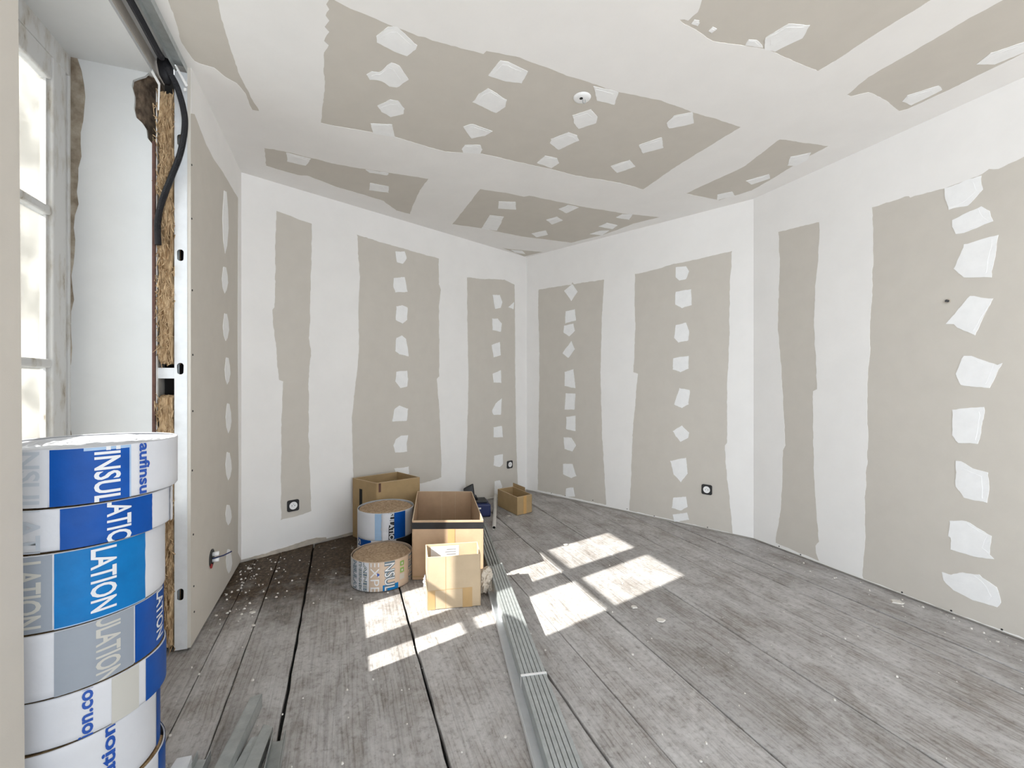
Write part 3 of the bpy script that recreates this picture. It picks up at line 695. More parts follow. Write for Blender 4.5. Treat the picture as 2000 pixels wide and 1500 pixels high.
def wrap_text(s, R_, th, zc, length, height, z0, z1, down, mat_, root, off=.0016, bold=.02):
    """lettering up or down a roll's side, following its curve; the slice cuts it off at z0 and z1"""
    bm = text_mesh(s, bold)
    for v in bm.verts:
        x, y = (v.co.x - .5) * length, (v.co.y - .5) * height
        v.co = Vector((y, -x, 0)) if down else Vector((-y, x, 0))
    for z, nrm in ((z0 - zc, (0, -1, 0)), (z1 - zc, (0, 1, 0))):
        g = bm.verts[:] + bm.edges[:] + bm.faces[:]
        bmesh.ops.bisect_plane(bm, geom=g, plane_co=(0, z, 0), plane_no=nrm, clear_outer=True)
    for k in range(-6, 7):
        g = bm.verts[:] + bm.edges[:] + bm.faces[:]
        bmesh.ops.bisect_plane(bm, geom=g, plane_co=(k * R_ * .08, 0, 0), plane_no=(1, 0, 0))
    for v in bm.verts:
        a = th + v.co.x / R_; r = R_ + off
        v.co = Vector((r * math.sin(a), -r * math.cos(a), zc + v.co.y))
    me = bpy.data.meshes.new('printed_text'); bm.to_mesh(me); bm.free(); me.materials.append(mat_)
    o = bpy.data.objects.new('printed_text', me); COL.objects.link(o); o.parent = root
    return o
def cyl_patch(name, R_, a0, a1, z0, z1, mat_, root, off=.0008, wav=.0):
    a0, a1 = R_deg(a0), R_deg(a1); n = max(3, int(abs(a1 - a0) / .07)); m = 10; v = []; f = []
    for j in range(m + 1):
        for i in range(n + 1):
            a = a0 + (a1 - a0) * i / n; z = z0 + (z1 - z0) * j / m
            r = R_ + off + wav * (.6 + noise.noise(Vector((a * 2.5, z * 60, 4))))
            v.append((r * math.sin(a), -r * math.cos(a), z))
    for j in range(m):
        for i in range(n):
            k = j * (n + 1) + i; f.append((k, k+1, k+n+2, k+n+1))
    o = mesh_ob(name, v, f, mat_, None, smooth=True); o.parent = root
    return o
R_deg = math.radians
def roll(loc, R_, H, label, group, wrapmat, endmat, seed, yaw_to_cam=True, tilt=(0, 0)):
    rz = math.atan2(loc[1], loc[0]) - math.pi / 2
    root = thing('insulation_roll', loc, label, 'insulation roll', group, rz)
    root.rotation_euler = (tilt[0], tilt[1], rz)
    n = 72; b = MB()
    prof = [(R_ - .012, .002), (R_ - .003, 0.0), (R_, .004)] + [(R_, H * k / 8) for k in range(1, 8)] + [(R_, H - .004), (R_ - .002, H), (R_ - .004, H - .002)]
    b.lathe(prof, n)
    for v in b.v:
        a = math.atan2(v.y, v.x); k = 1 + .0015 * noise.noise(Vector((math.cos(a) * 1.3, math.sin(a) * 1.3, seed)))
        v.x *= k; v.y *= k
    o = b.build('plastic_wrap', wrapmat, None, smooth=True); o.parent = root; clean_normals(o)
    # wound wool: a spiral of ridges on both ends
    b = MB(); turns = 11; rings = turns * 4; nn = 64
    for r_i in range(rings + 1):
        for k in range(nn):
            a = 2 * math.pi * k / nn; rr = (R_ - .003) * max(.02, (r_i + k / nn * 4) / (rings + 4)); ph = (rr / (R_ - .003) * turns + a / (2 * math.pi) * -1) % 1
            z = H - .009 + .006 * (1 - abs(2 * ph - 1)) + .004 * noise.noise(Vector((rr * 40, a * 4, seed)))
            b.v.append(Vector((rr * math.cos(a), rr * math.sin(a), z)))
    for r_i in range(rings):
        for k in range(nn):
            b.f.append((r_i*nn+k, r_i*nn+(k+1) % nn, (r_i+1)*nn+(k+1) % nn, (r_i+1)*nn+k))
    k0 = len(b.v); b.v.append(Vector((0, 0, H - .006))); b.f += [(k0, (k+1) % nn, k) for k in range(nn)]
    o = b.build('wound_wool', endmat, None, smooth=True); o.parent = root; clean_normals(o)
    b = MB(); b.lathe([(R_ - .01, .002), (.001, .004)], 40); o = b.build('wound_wool', endmat, None); o.parent = root; clean_normals(o)
    return root

# the tall stack inside the window bay, listed from its bottom up
RS = .19
base = P(1.541, -.6737); vd = Vector((base.x, base.y)).normalized(); rt = Vector((vd.y, -vd.x))
zs = [0, .172, .345, .465, .622, .806, .909, 1.05]
shift = [.0, -.012, .002, -.004, .0, .018, .03]
G1 = 'insulation rolls stacked by the window'
lab = ['lowest white roll at the foot of the tall insulation stack by the window',
       'white roll with dark blue lowercase letters, second from the bottom of the window stack',
       'white roll lettered with a dot and blue band, third from the stack foot',
       'grey and white roll with pale lettering, fourth from the bottom of the window stack',
       'bright cyan-blue roll third from the top of the window stack',
       'thin deep-blue roll with wrinkled film, second from the top of the window stack',
       'topmost white and deep-blue roll of the tall stack by the window']
st_rolls = []
for i in range(7):
    c = Vector((base.x, base.y)) + rt * shift[i]
    st_rolls.append(roll((c.x, c.y, zs[i] + .0005), RS, zs[i+1] - zs[i] - .003, lab[i], G1, M['film'], M['film'] if i == 6 else M['fibre'], i + 1))
def H(i): return zs[i+1] - zs[i] - .003
r = st_rolls[6]; h = H(6)
cyl_patch('printed_band', RS, -75, -23, .001, h - .002, M['film'], r); wrap_text('INSUL', RS, R(-34), h * .5, .155, .045, 0, h, True, M['ink_pale'], r)
cyl_patch('printed_band', RS, -22, 22, .001, h - .003, M['blue'], r)
cyl_patch('printed_edge', RS, 22, 23, .001, h - .003, M['blue_pale'], r)
cyl_patch('printed_edge', RS, -4, 22, h - .010, h - .003, M['blue_pale'], r, off=.0012)
wrap_text('FINSULA', RS, R(9.0), h * .39, .185, .05, .001, h - .002, True, M['ink_white'], r)
wrap_text('naufinsulat', RS, R(32.5), h * .40, .205, .026, .001, h - .002, True, M['ink_blue'], r, bold=.03)
r = st_rolls[5]; h = H(5)
cyl_patch('printed_band', RS, -13, 43, .001, h - .002, M['blue'], r, wav=.0015); wrap_text('LATION', RS, R(19), h * .36, .15, .05, .001, h - .002, True, M['ink_white'], r, off=.0036)
wrap_text('LATI', RS, R(-30), h * .5, .11, .045, 0, h, True, M['ink_pale'], r)
cyl_patch('plastic_tape', RS, 66, 72, .001, h - .002, M['film'], r, off=.0016, wav=.003)
r = st_rolls[4]; h = H(4)
cyl_patch('printed_band', RS, -11, 44, .004, h - .002, M['blue_cyan'], r, wav=.0015); wrap_text('LATION', RS, R(15), h * .53, .155, .05, .003, h - .002, True, M['ink_white'], r, off=.0036)
cyl_patch('printed_band', RS, -60, -12, .002, h - .002, M['film_grey'], r); wrap_text('LATION', RS, R(-25), h * .5, .155, .05, 0, h, True, M['ink_tan'], r)
cyl_patch('printed_edge', RS, -11, 44, .001, .0045, M['blue_pale'], r, off=.0012)
r = st_rolls[3]; h = H(3)
cyl_patch('printed_band', RS, -10, 36, .001, h - .002, M['film_grey'], r); wrap_text('ULATION', RS, R(19), h * .5, .16, .05, .002, h - .002, True, M['ink_tan'], r)
cyl_patch('printed_band', RS, 37, 88, .001, h - .002, M['blue'], r); wrap_text('LATION', RS, R(66), h * .55, .135, .046, .002, h - .002, True, M['ink_white'], r)
r = st_rolls[2]; h = H(2)
wrap_text('ion.com', RS, R(4.5), h * .62, .15, .027, .001, h - .002, False, M['ink_blue'], r, bold=.03)
cyl_patch('printed_band', RS, 19, 38, .001, h - .002, M['ink_tan'], r)
cyl_patch('printed_band', RS, 44, 92, .001, h - .002, M['blue'], r)
r = st_rolls[1]; h = H(1)
wrap_text('ulation', RS, R(21), h * .52, .17, .03, .001, h - .002, False, M['ink_blue'], r, bold=.03)
cyl_patch('printed_band', RS, 66, 110, .001, h - .002, M['blue'], r)
r = st_rolls[0]; h = H(0)
cyl_patch('printed_band', RS, 60, 110, .001, h - .002, M['blue'], r)

# three rolls on the floor by the boxes
G2 = 'insulation rolls on the floor beside the boxes'
rA = roll((-.80, 2.745, .0005), .181, .172, 'short kraft-wrapped roll with dark block lettering in front of the blue-banded roll', G2, M['card_wrap'], M['wool_end'], 21)
h = .172
cyl_patch('printed_band', .181, -95, -24, .002, h - .003, M['film'], rA)
for th, s_, ln, ht, oc_, fc in [(-58, 'INSULAT', .19, .042, 'ink_slate', 'ink_pale'), (-42, 'THERMIC', .20, .024, 'ink_slate', 'ink_tan'), (-31.5, 'LAINES', .20, .026, 'ink_slate', 'ink_tan'),
                               (-13, 'EXPE', .185, .052, 'card_wrap', 'ink_white'), (13.5, 'INSUL', .18, .062, 'ink_slate', 'ink_white'), (64, 'LENS', .18, .052, 'ink_slate', 'card_wrap')]:
    wrap_text(s_, .181, R(th), h * .5, ln, ht, .002, h - .003, True, M[oc_], rA, off=.0014, bold=.07)
    wrap_text(s_, .181, R(th), h * .5, ln * .985, ht * .93, .003, h - .004, True, M[fc], rA, off=.0022, bold=-.004)
b = MB()
for p_ in ((-.012, .012), (.004, 0), (-.012, -.012)): b.v.append(Vector((.1835 * math.sin(R(-5) + p_[0] / .181), -.1835 * math.cos(R(-5) + p_[0] / .181), .1 + p_[1])))
b.f = [(0, 1, 2)]; o = b.build('printed_mark', M['ink_blue'], None); o.parent = rA
for z0 in (.085, .125):
    cyl_patch('printed_mark', .181, 34, 43, z0, z0 + .028, M['ink_green'], rA, off=.0012); cyl_patch('printed_mark', .181, 36.5, 40.5, z0 + .007, z0 + .02, M['ink_tan'], rA, off=.0018)
cyl_patch('printed_mark', .181, 33, 44, .045, .078, M['ink_tan'], rA, off=.0010)
cyl_patch('printed_edge', .181, 1, 30, .002, .036, M['blue_cyan'], rA, off=.0009)
rB0 = roll((-.880, 3.11, .0005), .189, .172, 'lower slice under the blue-banded white roll behind the kraft roll', G2, M['film'], M['fibre'], 31)
cyl_patch('printed_band', .189, -72, -30, .002, .170, M['blue'], rB0); wrap_text('SUL', .189, R(-66), .09, .15, .05, .002, .168, True, M['ink_white'], rB0)
cyl_patch('printed_band', .189, 20, 70, .002, .170, M['black'], rB0)
rB = roll((-.878, 3.105, .1735), .189, .178, 'white roll with a torn film seam and blue band, beside the two open cardboard boxes', G2, M['film'], M['wool_end'], 32)
h = .178
cyl_patch('printed_band', .189, -22, -7, .002, h - .003, M['blue_pale'], rB)
cyl_patch('printed_band', .189, 16, 41, .002, h - .003, M['blue'], rB); cyl_patch('printed_band', .189, 5, 16, .002, h - .003, M['black'], rB)
wrap_text('SULATIO', .189, R(10.8), h * .5, .18, .032, .003, h - .003, True, M['ink_white'], rB, off=.002)
b = MB(); prev = None                          # the torn flap of film standing proud of the seam
for k in range(13):
    z = .003 + (h - .006) * k / 12; f_ = k / 12
    a = R(-9 + 2.5 * noise.noise(Vector((0, k * .7, 3)))); a2 = R(4 + 8 * max(0, f_ - .35) - (4 if .25 < f_ < .4 else 0))
    b.v += [Vector((.1905 * math.sin(a), -.1905 * math.cos(a), z)), Vector((.209 * math.sin(a + R(3)), -.209 * math.cos(a + R(3)), z)), Vector((.195 * math.sin(a2), -.195 * math.cos(a2), z))]
for k in range(12): b.f += [(3*k, 3*k+1, 3*k+4, 3*k+3), (3*k+1, 3*k+2, 3*k+5, 3*k+4)]
o = b.build('torn_film', M['film'], None, smooth=True); o.parent = rB

# ------------------------------------------------------------------ cardboard boxes
def carton(label, corners, h, m_, th=.005, tops=None, group='open cardboard boxes'):
    """corners: four floor points in order; tops: optional height of each side"""
    c = [Vector((p[0], p[1], 0)) for p in corners]; ctr = sum(c, Vector()) / 4
    root = thing('cardboard_box', (ctr.x, ctr.y, 0), label, 'box', group)
    for i in range(4):
        a, b_ = c[i], c[(i+1) % 4]; n = Vector((-(b_ - a).y, (b_ - a).x, 0)).normalized()
        if n.dot(ctr - a) < 0: n = -n
        d = (b_ - a).normalized() * th * (0 if i % 2 else 1) ; e = d
        hh = (tops or [h] * 4)[i]; zb = Vector((0, 0, .001)); rndz = Vector((0, 0, hh))
        q = [a + d * 1.02, b_ - e * 1.02, b_ - e * 1.02 + n * th, a + d * 1.02 + n * th]
        o = clean_normals(MB().hexa([p + zb for p in q], [p + rndz for p in q]).build('side_panel', m_, root))
        bevel(o, .0012, 1)
        qe = [a + d, b_ - e, b_ - e + n * th, a + d + n * th]
        MB().hexa([p + rndz + Vector((0, 0, -.0005)) for p in qe], [p + rndz + Vector((0, 0, .0008)) for p in qe]).build('cut_edge', M['card_edge'], o)
    q = [p + (ctr - p).normalized() * th * 1.6 for p in c]
    MB().hexa([p + Vector((0, 0, .001)) for p in q], [p + Vector((0, 0, .006)) for p in q]).build('base_panel', m_, root)
    return root, c, ctr
def face_strip(root, a, b_, ctr, u0, u1, z0, z1, mat_, name, off=.0012, inside=False, th=.005):
    n = Vector((-(b_ - a).y, (b_ - a).x, 0)).normalized()
    if n.dot(ctr - a) > 0: n = -n
    if inside: n = -n; off = off + th
    p = [a.lerp(b_, u0) + n * off, a.lerp(b_, u1) + n * off]
    k = n * .0008
    q = [p[0], p[1], p[1] - k, p[0] - k]
    return clean_normals(MB().hexa([v + Vector((0, 0, z0)) for v in q], [v + Vector((0, 0, z1)) for v in q]).build(name, mat_, root))

# large open box
fl = Vector((-.611, 2.726)); fr = Vector((-.1755, 2.735)); 
big, c, ct = carton('large open cardboard box with a black tape band under its rim', [fl, fr, (-.313, 3.47), (-.738, 3.475)], .363, M['card'])
face_strip(big, c[0], c[1], ct, .0, 1.0, .312, .352, M['tape_black'], 'black_tape')
face_strip(big, c[1], c[2], ct, .0, 1.0, .312, .352, M['tape_black'], 'black_tape')
face_strip(big, c[3], c[0], ct, .0, 1.0, .312, .352, M['tape_black'], 'black_tape')
face_strip(big, c[0], c[1], ct, .50, .60, .20, .311, M['tape_tan'], 'packing_tape', .0015)
face_strip(big, c[0], c[1], ct, .0, 1.0, .018, .024, M['card_dark'], 'fold_line', .0006)
face_strip(big, c[2], c[3], ct, .30, .305, .01, .36, M['card_light'], 'crease', .001, True)
face_strip(big, c[2], c[3], ct, .55, .555, .01, .36, M['card_light'], 'crease', .001, True)
def tape_roll(loc, label, r=.055, hh=.05, rot=(0, 0, 0)):
    b = MB(); b.lathe([(r * .55, 0), (r, 0), (r, hh), (r * .55, hh), (r * .55, 0)], 28)
    o = b.build('tape_roll', M['black'], None, smooth=False); o.location = loc; o.rotation_euler = rot
    bevel(clean_normals(o), .003); tag(o, label, 'tape'); return o
tape_roll((-.30, 2.95, .075), 'black tape roll lying inside the large open box', .075, .06, (R(80), 0, R(20)))
sp_ = MB().lathe([(.001, 0), (.09, 0), (.095, .03), (.06, .05), (.06, .12), (.095, .14), (.09, .165), (.001, .165)], 24)
o = sp_.build('cable_spool', M['black'], None); o.location = (-.60, 3.2, .0075); tag(bevel(clean_normals(o), .003), 'black cable spool standing in the left of the large open box', 'spool')

# small pale box in front of it
sm, c, ct = carton('small pale open cardboard box with tan tape in the sunlight', [(-.4507, 2.362), (-.1695, 2.412), (-.203, 2.60), (-.495, 2.551)], .279, M['card_light'])
face_strip(sm, c[0], c[1], ct, .02, .15, .0, .098, M['tape_tan'], 'packing_tape'); face_strip(sm, c[0], c[1], ct, .66, .84, .0, .105, M['tape_tan'], 'packing_tape')
face_strip(sm, c[0], c[1], ct, .34, .345, .0, .278, M['tape_tan'], 'crease', .0008); face_strip(sm, c[0], c[1], ct, .34, .80, .102, .1045, M['tape_tan'], 'crease', .0008)
face_strip(sm, c[0], c[1], ct, .02, .34, .10, .1025, M['tape_tan'], 'crease', .0008)
lb = face_strip(sm, c[2], c[3], ct, .36, .90, .17, .268, M['paper'], 'paper_label', .0012, True)
for k in range(5):
    face_strip(lb, c[2], c[3], ct, .42, .60 + .03 * (k % 2), .19 + .014 * k, .194 + .014 * k, M['ink'], 'print_line', .0025, True)
# tall box at the wall
tb, c, ct = carton('tall dark cardboard box with a hand slot standing against the back wall', [(-1.011, 3.318), (-.7319, 3.537), (-.966, 3.787 - .03), (-1.2536, 3.505)], .46, M['card_dark'])
face_strip(tb, c[3], c[0], ct, .30, .42, .23, .39, M['dark'], 'hand_slot')
face_strip(tb, c[0], c[1], ct, .05, .10, .39, .455, M['rust'], 'scuffed_corner')
# small box by the corner
cb, c, ct = carton('small low cardboard box with a brown tape stripe near the far corner', [(.047, 4.062), (.187, 4.176), (.01, 4.49), (-.141, 4.387)], .166, M['card_dark'], tops=[.166, .166, .166, .166])
face_strip(cb, c[0], c[1], ct, .42, .62, .0, .166, M['tape_brown'], 'packing_tape')
bk = [c[1].lerp(c[2], .35), c[1].lerp(c[2], 1.0)]
face_strip(cb, bk[0], bk[1], ct, 0, 1, .16, .205, M['card_dark'], 'raised_flap', .001)

# tool case between the boxes
tc_ = thing('tool_case', (-.26, 4.2, 0), 'navy and black tool case lying open behind the large box', 'case')
def obox(c0, ax, ay, z0, z1):
    b = MB(); q = [c0, c0 + ax, c0 + ax + ay, c0 + ay]
    return b.hexa([Vector((p.x, p.y, z0)) for p in q], [Vector((p.x, p.y, z1)) for p in q])
ax = Vector((.31, .03)); ay = Vector((-.05, .21)); c0 = Vector((-.50, 3.99))
bevel(clean_normals(obox(c0, ax, ay, .001, .115).build('case_body', M['navy'], tc_)), .012, 3)
bevel(clean_normals(obox(c0 + Vector((.06, .05)), ax * .7, ay * .66, .115, .135).build('case_tray', M['black'], tc_)), .006, 2)
clean_normals(obox(c0 + ax * .55 - ay.normalized() * .003, ax * .16, -ay.normalized() * .004, .074, .088).build('latch', M['paper'], tc_))
b = MB(); q0, q1 = c0 + ay + ax * .30, c0 + ay + ax * .62; up = Vector((-.05, .16))
b.hexa([Vector((q0.x, q0.y, .115)), Vector((q1.x, q1.y, .115)), Vector((q1.x + .01, q1.y + .03, .115)), Vector((q0.x + .01, q0.y + .03, .115))],
       [Vector((q0.x - .01, q0.y + .03, .205)), Vector((q1.x - .02, q1.y + .03, .25)), Vector((q1.x - .01, q1.y + .055, .25)), Vector((q0.x, q0.y + .055, .205))])
bevel(clean_normals(b.build('case_lid', M['black'], tc_)), .01, 2)
b = MB(); pp = [c0 + ax * .35 + ay * .5, c0 + ax * .4 + ay * .5, c0 + ax * .5 + ay * .5, c0 + ax * .6 + ay * .5, c0 + ax * .65 + ay * .5]
b.tube([Vector((p.x, p.y, z)) for p, z in zip(pp, (.13, .165, .178, .165, .13))], .013, 10); b.build('tool_handle', M['black'], tc_, smooth=True)

# grey plastic pipe
a_, b_ = Vector((-.148, 3.66, .0175)), Vector((-.168, 4.56, .062))
pp = thing('plastic_pipe', (a_.x, a_.y, 0), 'short grey plastic pipe lying on the boards beside the navy tool case', 'pipe')
d = (b_ - a_).normalized(); n = 20; va = []; fa = []
sd = d.cross(Vector((0, 0, 1))).normalized(); upv = sd.cross(d)
for (pt, rr) in ((a_, .0165), (b_, .0165), (b_, .0135), (a_, .0135)):
    for k in range(n):
        th = 2 * math.pi * k / n; va.append(pt + (sd * math.cos(th) + upv * math.sin(th)) * rr)
for j in range(4):
    for k in range(n): fa.append((j*n+k, j*n+(k+1) % n, ((j+1) % 4)*n+(k+1) % n, ((j+1) % 4)*n+k))
o = mesh_ob('pipe_wall', va, fa, M['pvc'], pp, smooth=False); clean_normals(o); bevel(o, .001, 1)
mid = a_.lerp(b_, .02); MB().tube([mid, a_.lerp(b_, .5)], .0132, 16).build('pipe_bore', M['dark'], pp)

# ------------------------------------------------------------------ metal profiles
def channel(name, label, farL, farR, nearL, nearR, hgt, up, mat_, group, ext=1.0, wall=.0012, lip=.004, loc=None, slots=False):
    """a U profile between two ends: web on top (legs down), or web below with legs up"""
    fl_, fr_, nl, nr = [Vector(p) for p in (farL, farR, nearL, nearR)]
    nl = fl_.lerp(nl, ext); nr = fr_.lerp(nr, ext)
    root = thing(name, ((nl + nr) / 2), label, 'profile', group)
    dz = Vector((0, 0, hgt if up else -hgt)); tw = Vector((0, 0, wall if up else -wall))
    def quad(a, b_, c_, d_, off): return MB().hexa([a, b_, c_, d_], [p + off for p in (a, b_, c_, d_)])
    o = quad(fl_, fr_, nr, nl, tw).build('web', mat_, root); clean_normals(o)
    for (f_, n_, sgn) in ((fl_, nl, 1), (fr_, nr, -1)):
        across = (fr_ - fl_).normalized() * wall * sgn; across2 = (nr - nl).normalized() * wall * sgn
        b = MB(); b.hexa([f_, f_ + across, n_ + across2, n_], [f_ + dz, f_ + across + dz, n_ + across2 + dz, n_ + dz])
        leg = clean_normals(b.build('flange', mat_, root))
        if lip:
            al = (fr_ - fl_).normalized() * lip * sgn; al2 = (nr - nl).normalized() * lip * sgn
            b = MB(); e = Vector((0, 0, -wall if up else wall))
            b.hexa([f_ + dz, f_ + al + dz, n_ + al2 + dz, n_ + dz], [f_ + dz + e, f_ + al + dz + e, n_ + al2 + dz + e, n_ + dz + e])
            clean_normals(b.build('lip', mat_, leg))
    return root
ordn = ['leftmost', 'second from left', 'third from left', 'fourth from left', 'fifth from left', 'rightmost']
FL, FR, NL, NR = pz(955, 1107, .095), pz(981, 1099, .095), pz(1072, 1500, .066), pz(1141, 1500, .066)
for i in range(6):
    k0, k1 = i / 6 + .012, (i + 1) / 6 - .012; e = random.Random(i).uniform(-.012, .012)
    d_ = (FL - NL).normalized() * e
    channel('metal_stud', f'{ordn[i]} long steel stud in the strapped bundle on the floor', FL.lerp(FR, k0) + d_, FL.lerp(FR, k1) + d_, NL.lerp(NR, k0), NL.lerp(NR, k1), .046, False, M['zinc'], 'strapped bundle of steel studs', 1.5)
# strap round the bundle
def at_b(k, w_): return FL.lerp(NL, k).lerp(FR.lerp(NR, k), w_)
dirb = (NL - FL).normalized()
ks = (pz(1042, 1314, .08) - (FL + FR) / 2).length / (((NL + NR) / 2) - (FL + FR) / 2).length
b = MB(); nrm = (NR - NL).normalized()
for wa, dx in ((-.012, 0), (1.012, 0)): pass
p0, p1 = at_b(ks, -.02), at_b(ks, 1.02)
loop = [p0 + Vector((0, 0, .0015)), p1 + Vector((0, 0, .0015)), p1 + Vector((0, 0, -.048)), p0 + Vector((0, 0, -.048))]
for i in range(4):
    a, c_ = loop[i], loop[(i+1) % 4]; nn_ = (c_ - a).cross(dirb).normalized() * .0012
    q = [a - dirb * .006, c_ - dirb * .006, c_ + dirb * .006, a + dirb * .006]
    b.hexa(q, [p + nn_ for p in q])
o = clean_normals(b.build('plastic_strap', M['strap'])); tag(o, 'thin white plastic strap round the bundle of steel studs', 'strap')
# the second bundle, further back, its shade put into a darker steel
FL2, FR2, NL2, NR2 = pz(926, 1026, .045), pz(949, 1022, .045), pz(952, 1104, .045), pz(977, 1096, .045)
for i in range(5):
    k0, k1 = i / 5 + .014, (i + 1) / 5 - .014
    channel('metal_stud', f'{ordn[i] if i < 4 else "rightmost"} stud of the rear bundle running behind the large box', FL2.lerp(FR2, k0), FL2.lerp(FR2, k1), NL2.lerp(NR2, k0), NL2.lerp(NR2, k1), .044, False, M['zinc_matt'], 'rear bundle of steel studs', 1.12)
channel('metal_track', 'open steel channel lying along the left of the strapped bundle', pz(951, 1152, .002), pz(961, 1148, .002), pz(1041, 1500, .002), pz(1068, 1500, .002), .028, True, M['zinc_white'], None, 1.35, lip=0)
# offcuts in the near left corner
GO = 'steel offcuts in the foreground'
channel('metal_offcut', 'long upturned steel offcut with a torn end, in the foreground left', pz(489, 1362, .05), pz(512, 1354, .05), pz(418, 1500, .05), pz(447, 1497, .05), .048, False, M['zinc_matt'], GO, 1.5)
channel('metal_offcut', 'dull steel offcut lying flat between the torn one and the open one', pz(515, 1414, .03), pz(533, 1420, .03), pz(474, 1500, .03), pz(503, 1502, .03), .028, False, M['zinc_matt'], GO, 1.4)
channel('metal_offcut', 'narrow steel offcut tucked against the dull flat one', pz(489, 1441, .012), pz(507, 1437, .012), pz(455, 1500, .012), pz(474, 1501, .012), .010, False, M['zinc'], GO, 1.35, lip=0)
oc = channel('metal_offcut', 'open-topped steel offcut nearest the wide floor gap', pz(532, 1450, .002), pz(558, 1446, .002), pz(520, 1500, .002), pz(549, 1500, .002), .036, True, M['zinc_matt'], GO, 2.0)
channel('metal_offcut', 'short pale steel offcut at the very bottom left', pz(345, 1481, .05), pz(375, 1475, .05), pz(331, 1503, .05), pz(366, 1503, .05), .048, False, M['zinc_white'], GO, 3.0)
channel('metal_offcut', 'short open steel offcut beside the pale one', pz(386, 1484, .003), pz(412, 1484, .003), pz(374, 1506, .003), pz(402, 1506, .003), .03, True, M['zinc'], GO, 3.0)

# ------------------------------------------------------------------ fittings
def socket(pl, x, y, label):
    u, v = pl.px(x, y); root = thing('wall_socket', pl.at(u, v, 0), label, 'socket', 'wall sockets')
    a = .0405; rr = .012; lp = []
    for cx, cy, st_ in ((a-rr, a-rr, 0), (-a+rr, a-rr, 90), (-a+rr, -a+rr, 180), (a-rr, -a+rr, 270)):
        for k in range(5): th = R(st_ + k * 22.5); lp.append((u + cx + rr * math.cos(th), v + cy + rr * math.sin(th)))
    bevel(sheet('cover_plate', pl, [lp], .001, .010, M['black'], root), .003)
    disc = lambda r_, cx=0, cy=0, n=28: [(u + cx + r_ * math.cos(2*math.pi*k/n), v + cy + r_ * math.sin(2*math.pi*k/n)) for k in range(n)]
    ins = sheet('socket_insert', pl, [disc(.0275), disc(.021)[::-1]], .009, .0125, M['white_pl'], root)
    well = sheet('socket_well', pl, [disc(.0212)], .0085, .0105, M['white_pl'], root)
    for cx, cy in ((-.0095, 0), (.0095, 0)): sheet('pin_hole', pl, [disc(.003, cx, cy, 12)], .0106, .0112, M['dark'], well)
    b = MB(); b.tube([pl.at(u, v + .011, .0105), pl.at(u, v + .011, .018)], .0024, 10); b.build('earth_pin', M['zinc'], well)
socket(WB, 572, 987, 'black-framed wall socket on the bare strip of the back wall left of the boxes')
socket(WB, 995, 907, 'small distant black-framed socket near the far corner')
socket(WA, 1381, 956, 'black-framed wall socket on the right-hand wall above the floor')
# open flush box with cable ends on the window wall
u, v = WL.px(413, 1090); jb = thing('flush_box', WL.at(u, v, 0), 'open black and red flush box with a cable stub low on the window wall', 'electrical box')
dd = lambda r_, n=24, cx=0, cy=0: [(u + cx + r_ * math.cos(2*math.pi*k/n), v + cy + r_ * math.sin(2*math.pi*k/n)) for k in range(n)]
sheet('box_rim', WL, [dd(.046), dd(.036)[::-1]], 0, .004, M['black'], jb)
sheet('box_back', WL, [dd(.040)], .0005, .0016, M['dark'], jb)
sheet('box_rim', WL, [[(u + r_ * math.cos(R(a)), v + r_ * math.sin(R(a))) for r_, a in [(.049, 215), (.052, 235), (.051, 255), (.047, 272), (.03, 265), (.03, 240), (.033, 220)]]], .002, .0055, M['red_pl'], jb)
for cy in (.014, -.016):
    b = MB(); b.tube([WL.at(u + .016, v + cy, .001), WL.at(u + .018, v + cy, .03)], .012, 14); b.build('conduit_end', M['white_pl'], jb, smooth=True)
b = MB(); b.tube([WL.at(u, v - .004, .003), WL.at(u + .02, v + .0, .05), WL.at(u + .035, v + .012, .085)], .0035, 8); b.build('cable_stub', M['navy'], jb, smooth=True)
# ceiling cap
u, v = CE.px(1137, 190); cp = thing('ceiling_cap', CE.at(u, v, 0), 'round white ceiling outlet cap with a small hook', 'ceiling outlet')
b = MB(); b.lathe([(.001, -.010), (.030, -.010), (.040, -.007), (.044, -.001)], 32); o = b.build('cap_disc', M['white_pl'], None, smooth=True); o.parent = cp; clean_normals(o)
b = MB(); b.lathe([(.001, -.0125), (.008, -.0125), (.008, -.009)], 16, (-.006, -.008, 0)); o = b.build('hole_plug', M['dark'], None); o.parent = cp
b = MB(); b.tube([(.004, .004, -.010), (.004, .004, -.024), (.012, .002, -.030), (.016, -.004, -.024), (.014, -.008, -.016)], .0018, 8); o = b.build('hook', M['zinc'], None, smooth=True); o.parent = cp
# bolt stub in the right wall
u, v = WR.px(1852, 588); bs = thing('wall_plug', WR.at(u, v, 0), 'small dark metal stub sticking out of the bare board on the right wall', 'wall fixing')
MB().tube([WR.at(u, v, 0), WR.at(u, v, .018)], .0065, 12).build('stub', M['iron'], bs); MB().tube([WR.at(u - .001, v, .0005), WR.at(u - .001, v, .003)], .012, 14).build('collar', M['bareplaster'], bs)

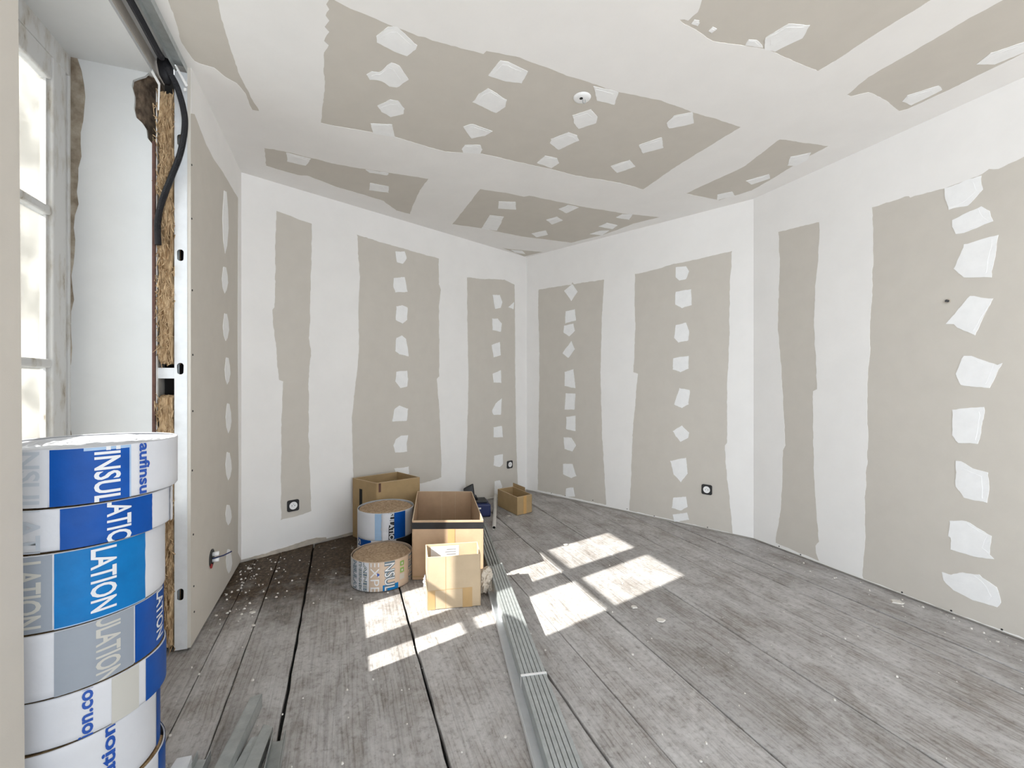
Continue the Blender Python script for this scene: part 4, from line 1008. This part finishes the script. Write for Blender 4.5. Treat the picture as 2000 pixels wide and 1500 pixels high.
# ------------------------------------------------------------------ scraps on the floor
def crumple(name, c, size, seed, mat_, label, cat, squash=.8):
    bm = bmesh.new(); bmesh.ops.create_icosphere(bm, subdivisions=4, radius=1)
    for v_ in bm.verts:
        p = v_.co.copy(); d_ = 1 + .32 * noise.noise(p * 1.7 + Vector((seed, 0, 0))) + .28 * (abs(noise.noise(p * 3.5 + Vector((0, seed, 0)))) * 1.8 - .3)
        v_.co = Vector((p.x * size[0] * d_, p.y * size[1] * d_, p.z * size[2] * d_))
    zm = min(v_.co.z for v_ in bm.verts)
    for v_ in bm.verts: v_.co.z -= zm
    me = bpy.data.meshes.new(name); bm.to_mesh(me); bm.free(); me.materials.append(mat_)
    o = bpy.data.objects.new(name, me); COL.objects.link(o); o.location = c
    return tag(o, label, cat)
crumple('crumpled_sheet', (-.155, 2.56, .0005), (.045, .06, .062), 3, M['rag'], 'crumpled beige sheet squeezed between the small box and the steel studs', 'scrap')
crumple('plastic_scrap', (-.49, 2.60, .0005), (.022, .03, .045), 7, M['film'], 'white plastic scrap poking out left of the small pale box', 'scrap')
# chips of plaster one can point at
def chip(x, y, r_, label, seed):
    p = pz(x, y, 0); rnd = random.Random(seed); n = 9; b = MB()
    ring = [(r_ * rnd.uniform(.7, 1.15) * math.cos(2*math.pi*k/n), r_ * rnd.uniform(.7, 1.15) * math.sin(2*math.pi*k/n) * .8) for k in range(n)]
    b.v = [Vector((p.x + a, p.y + c_, .0005)) for a, c_ in ring] + [Vector((p.x + a * .85, p.y + c_ * .85, .005)) for a, c_ in ring]
    b.f = [tuple(range(n, 2*n))] + [(i, (i+1) % n, n+(i+1) % n, n+i) for i in range(n)]
    o = clean_normals(b.build('plaster_chip', M['crumb'])); tag(o, label, 'plaster chip', 'larger plaster chips on the floor')
chip(1752, 1176, .036, 'large flat plaster chip at the foot of the right wall', 1)
chip(495, 1222, .010, 'bright plaster crumb on the thin seam near the window wall', 2)
chip(488, 1111, .016, 'pale plaster lump in the corner by the window wall', 3)
chip(994, 1008, .018, 'thin plaster flake in front of the small far box', 4)
chip(493, 1197, .016, 'plaster flake just above the bright crumb near the window wall', 5)
chip(1290, 1212, .026, 'oval filler splash on the boards beyond the sunlit patch', 6)
chip(1238, 1186, .022, 'filler splash right at the near edge of the sunlit patch', 7)
chip(1105, 1064, .022, 'filler flake at the far edge of the sunlit patch', 8)
rnd = random.Random(5); b = MB()
def crumb(p, r_):
    k = len(b.v); zt = r_ * rnd.uniform(.4, .9)
    ring = [(r_ * rnd.uniform(.6, 1.2) * math.cos(1.2566*i), r_ * rnd.uniform(.6, 1.2) * math.sin(1.2566*i)) for i in range(5)]
    b.v += [Vector((p.x + x_, p.y + y_, -.001)) for x_, y_ in ring] + [Vector((p.x + x_ * .6, p.y + y_ * .6, zt)) for x_, y_ in ring]
    b.f.extend([tuple(range(k+5, k+10))] + [(k+i, k+(i+1) % 5, k+5+(i+1) % 5, k+5+i) for i in range(5)])
for i in range(420):
    t_ = rnd.uniform(T_L + .03, T_R - .05); s_ = rnd.uniform(.6, s_end(t_) - .05); crumb(P(s_, t_), rnd.choice([.002, .003, .003, .004, .006]))
for i in range(95):
    s_ = 3.45 - abs(rnd.gauss(0, .5)); t_ = T_L + abs(rnd.gauss(0, .18)) + .01; 
    if s_ < s_end(t_) - .03: crumb(P(s_, t_), rnd.choice([.003, .004, .006, .008]))
for i in range(120):
    u_ = rnd.uniform(0, lenR * .75); p = WR.at(u_, 0, abs(rnd.gauss(0, .1)) + .02); crumb(p, rnd.choice([.003, .004, .007]))
tag(clean_normals(b.build('plaster_crumbs', M['crumb'])), kind='stuff', label='scattered plaster crumbs on the floorboards')
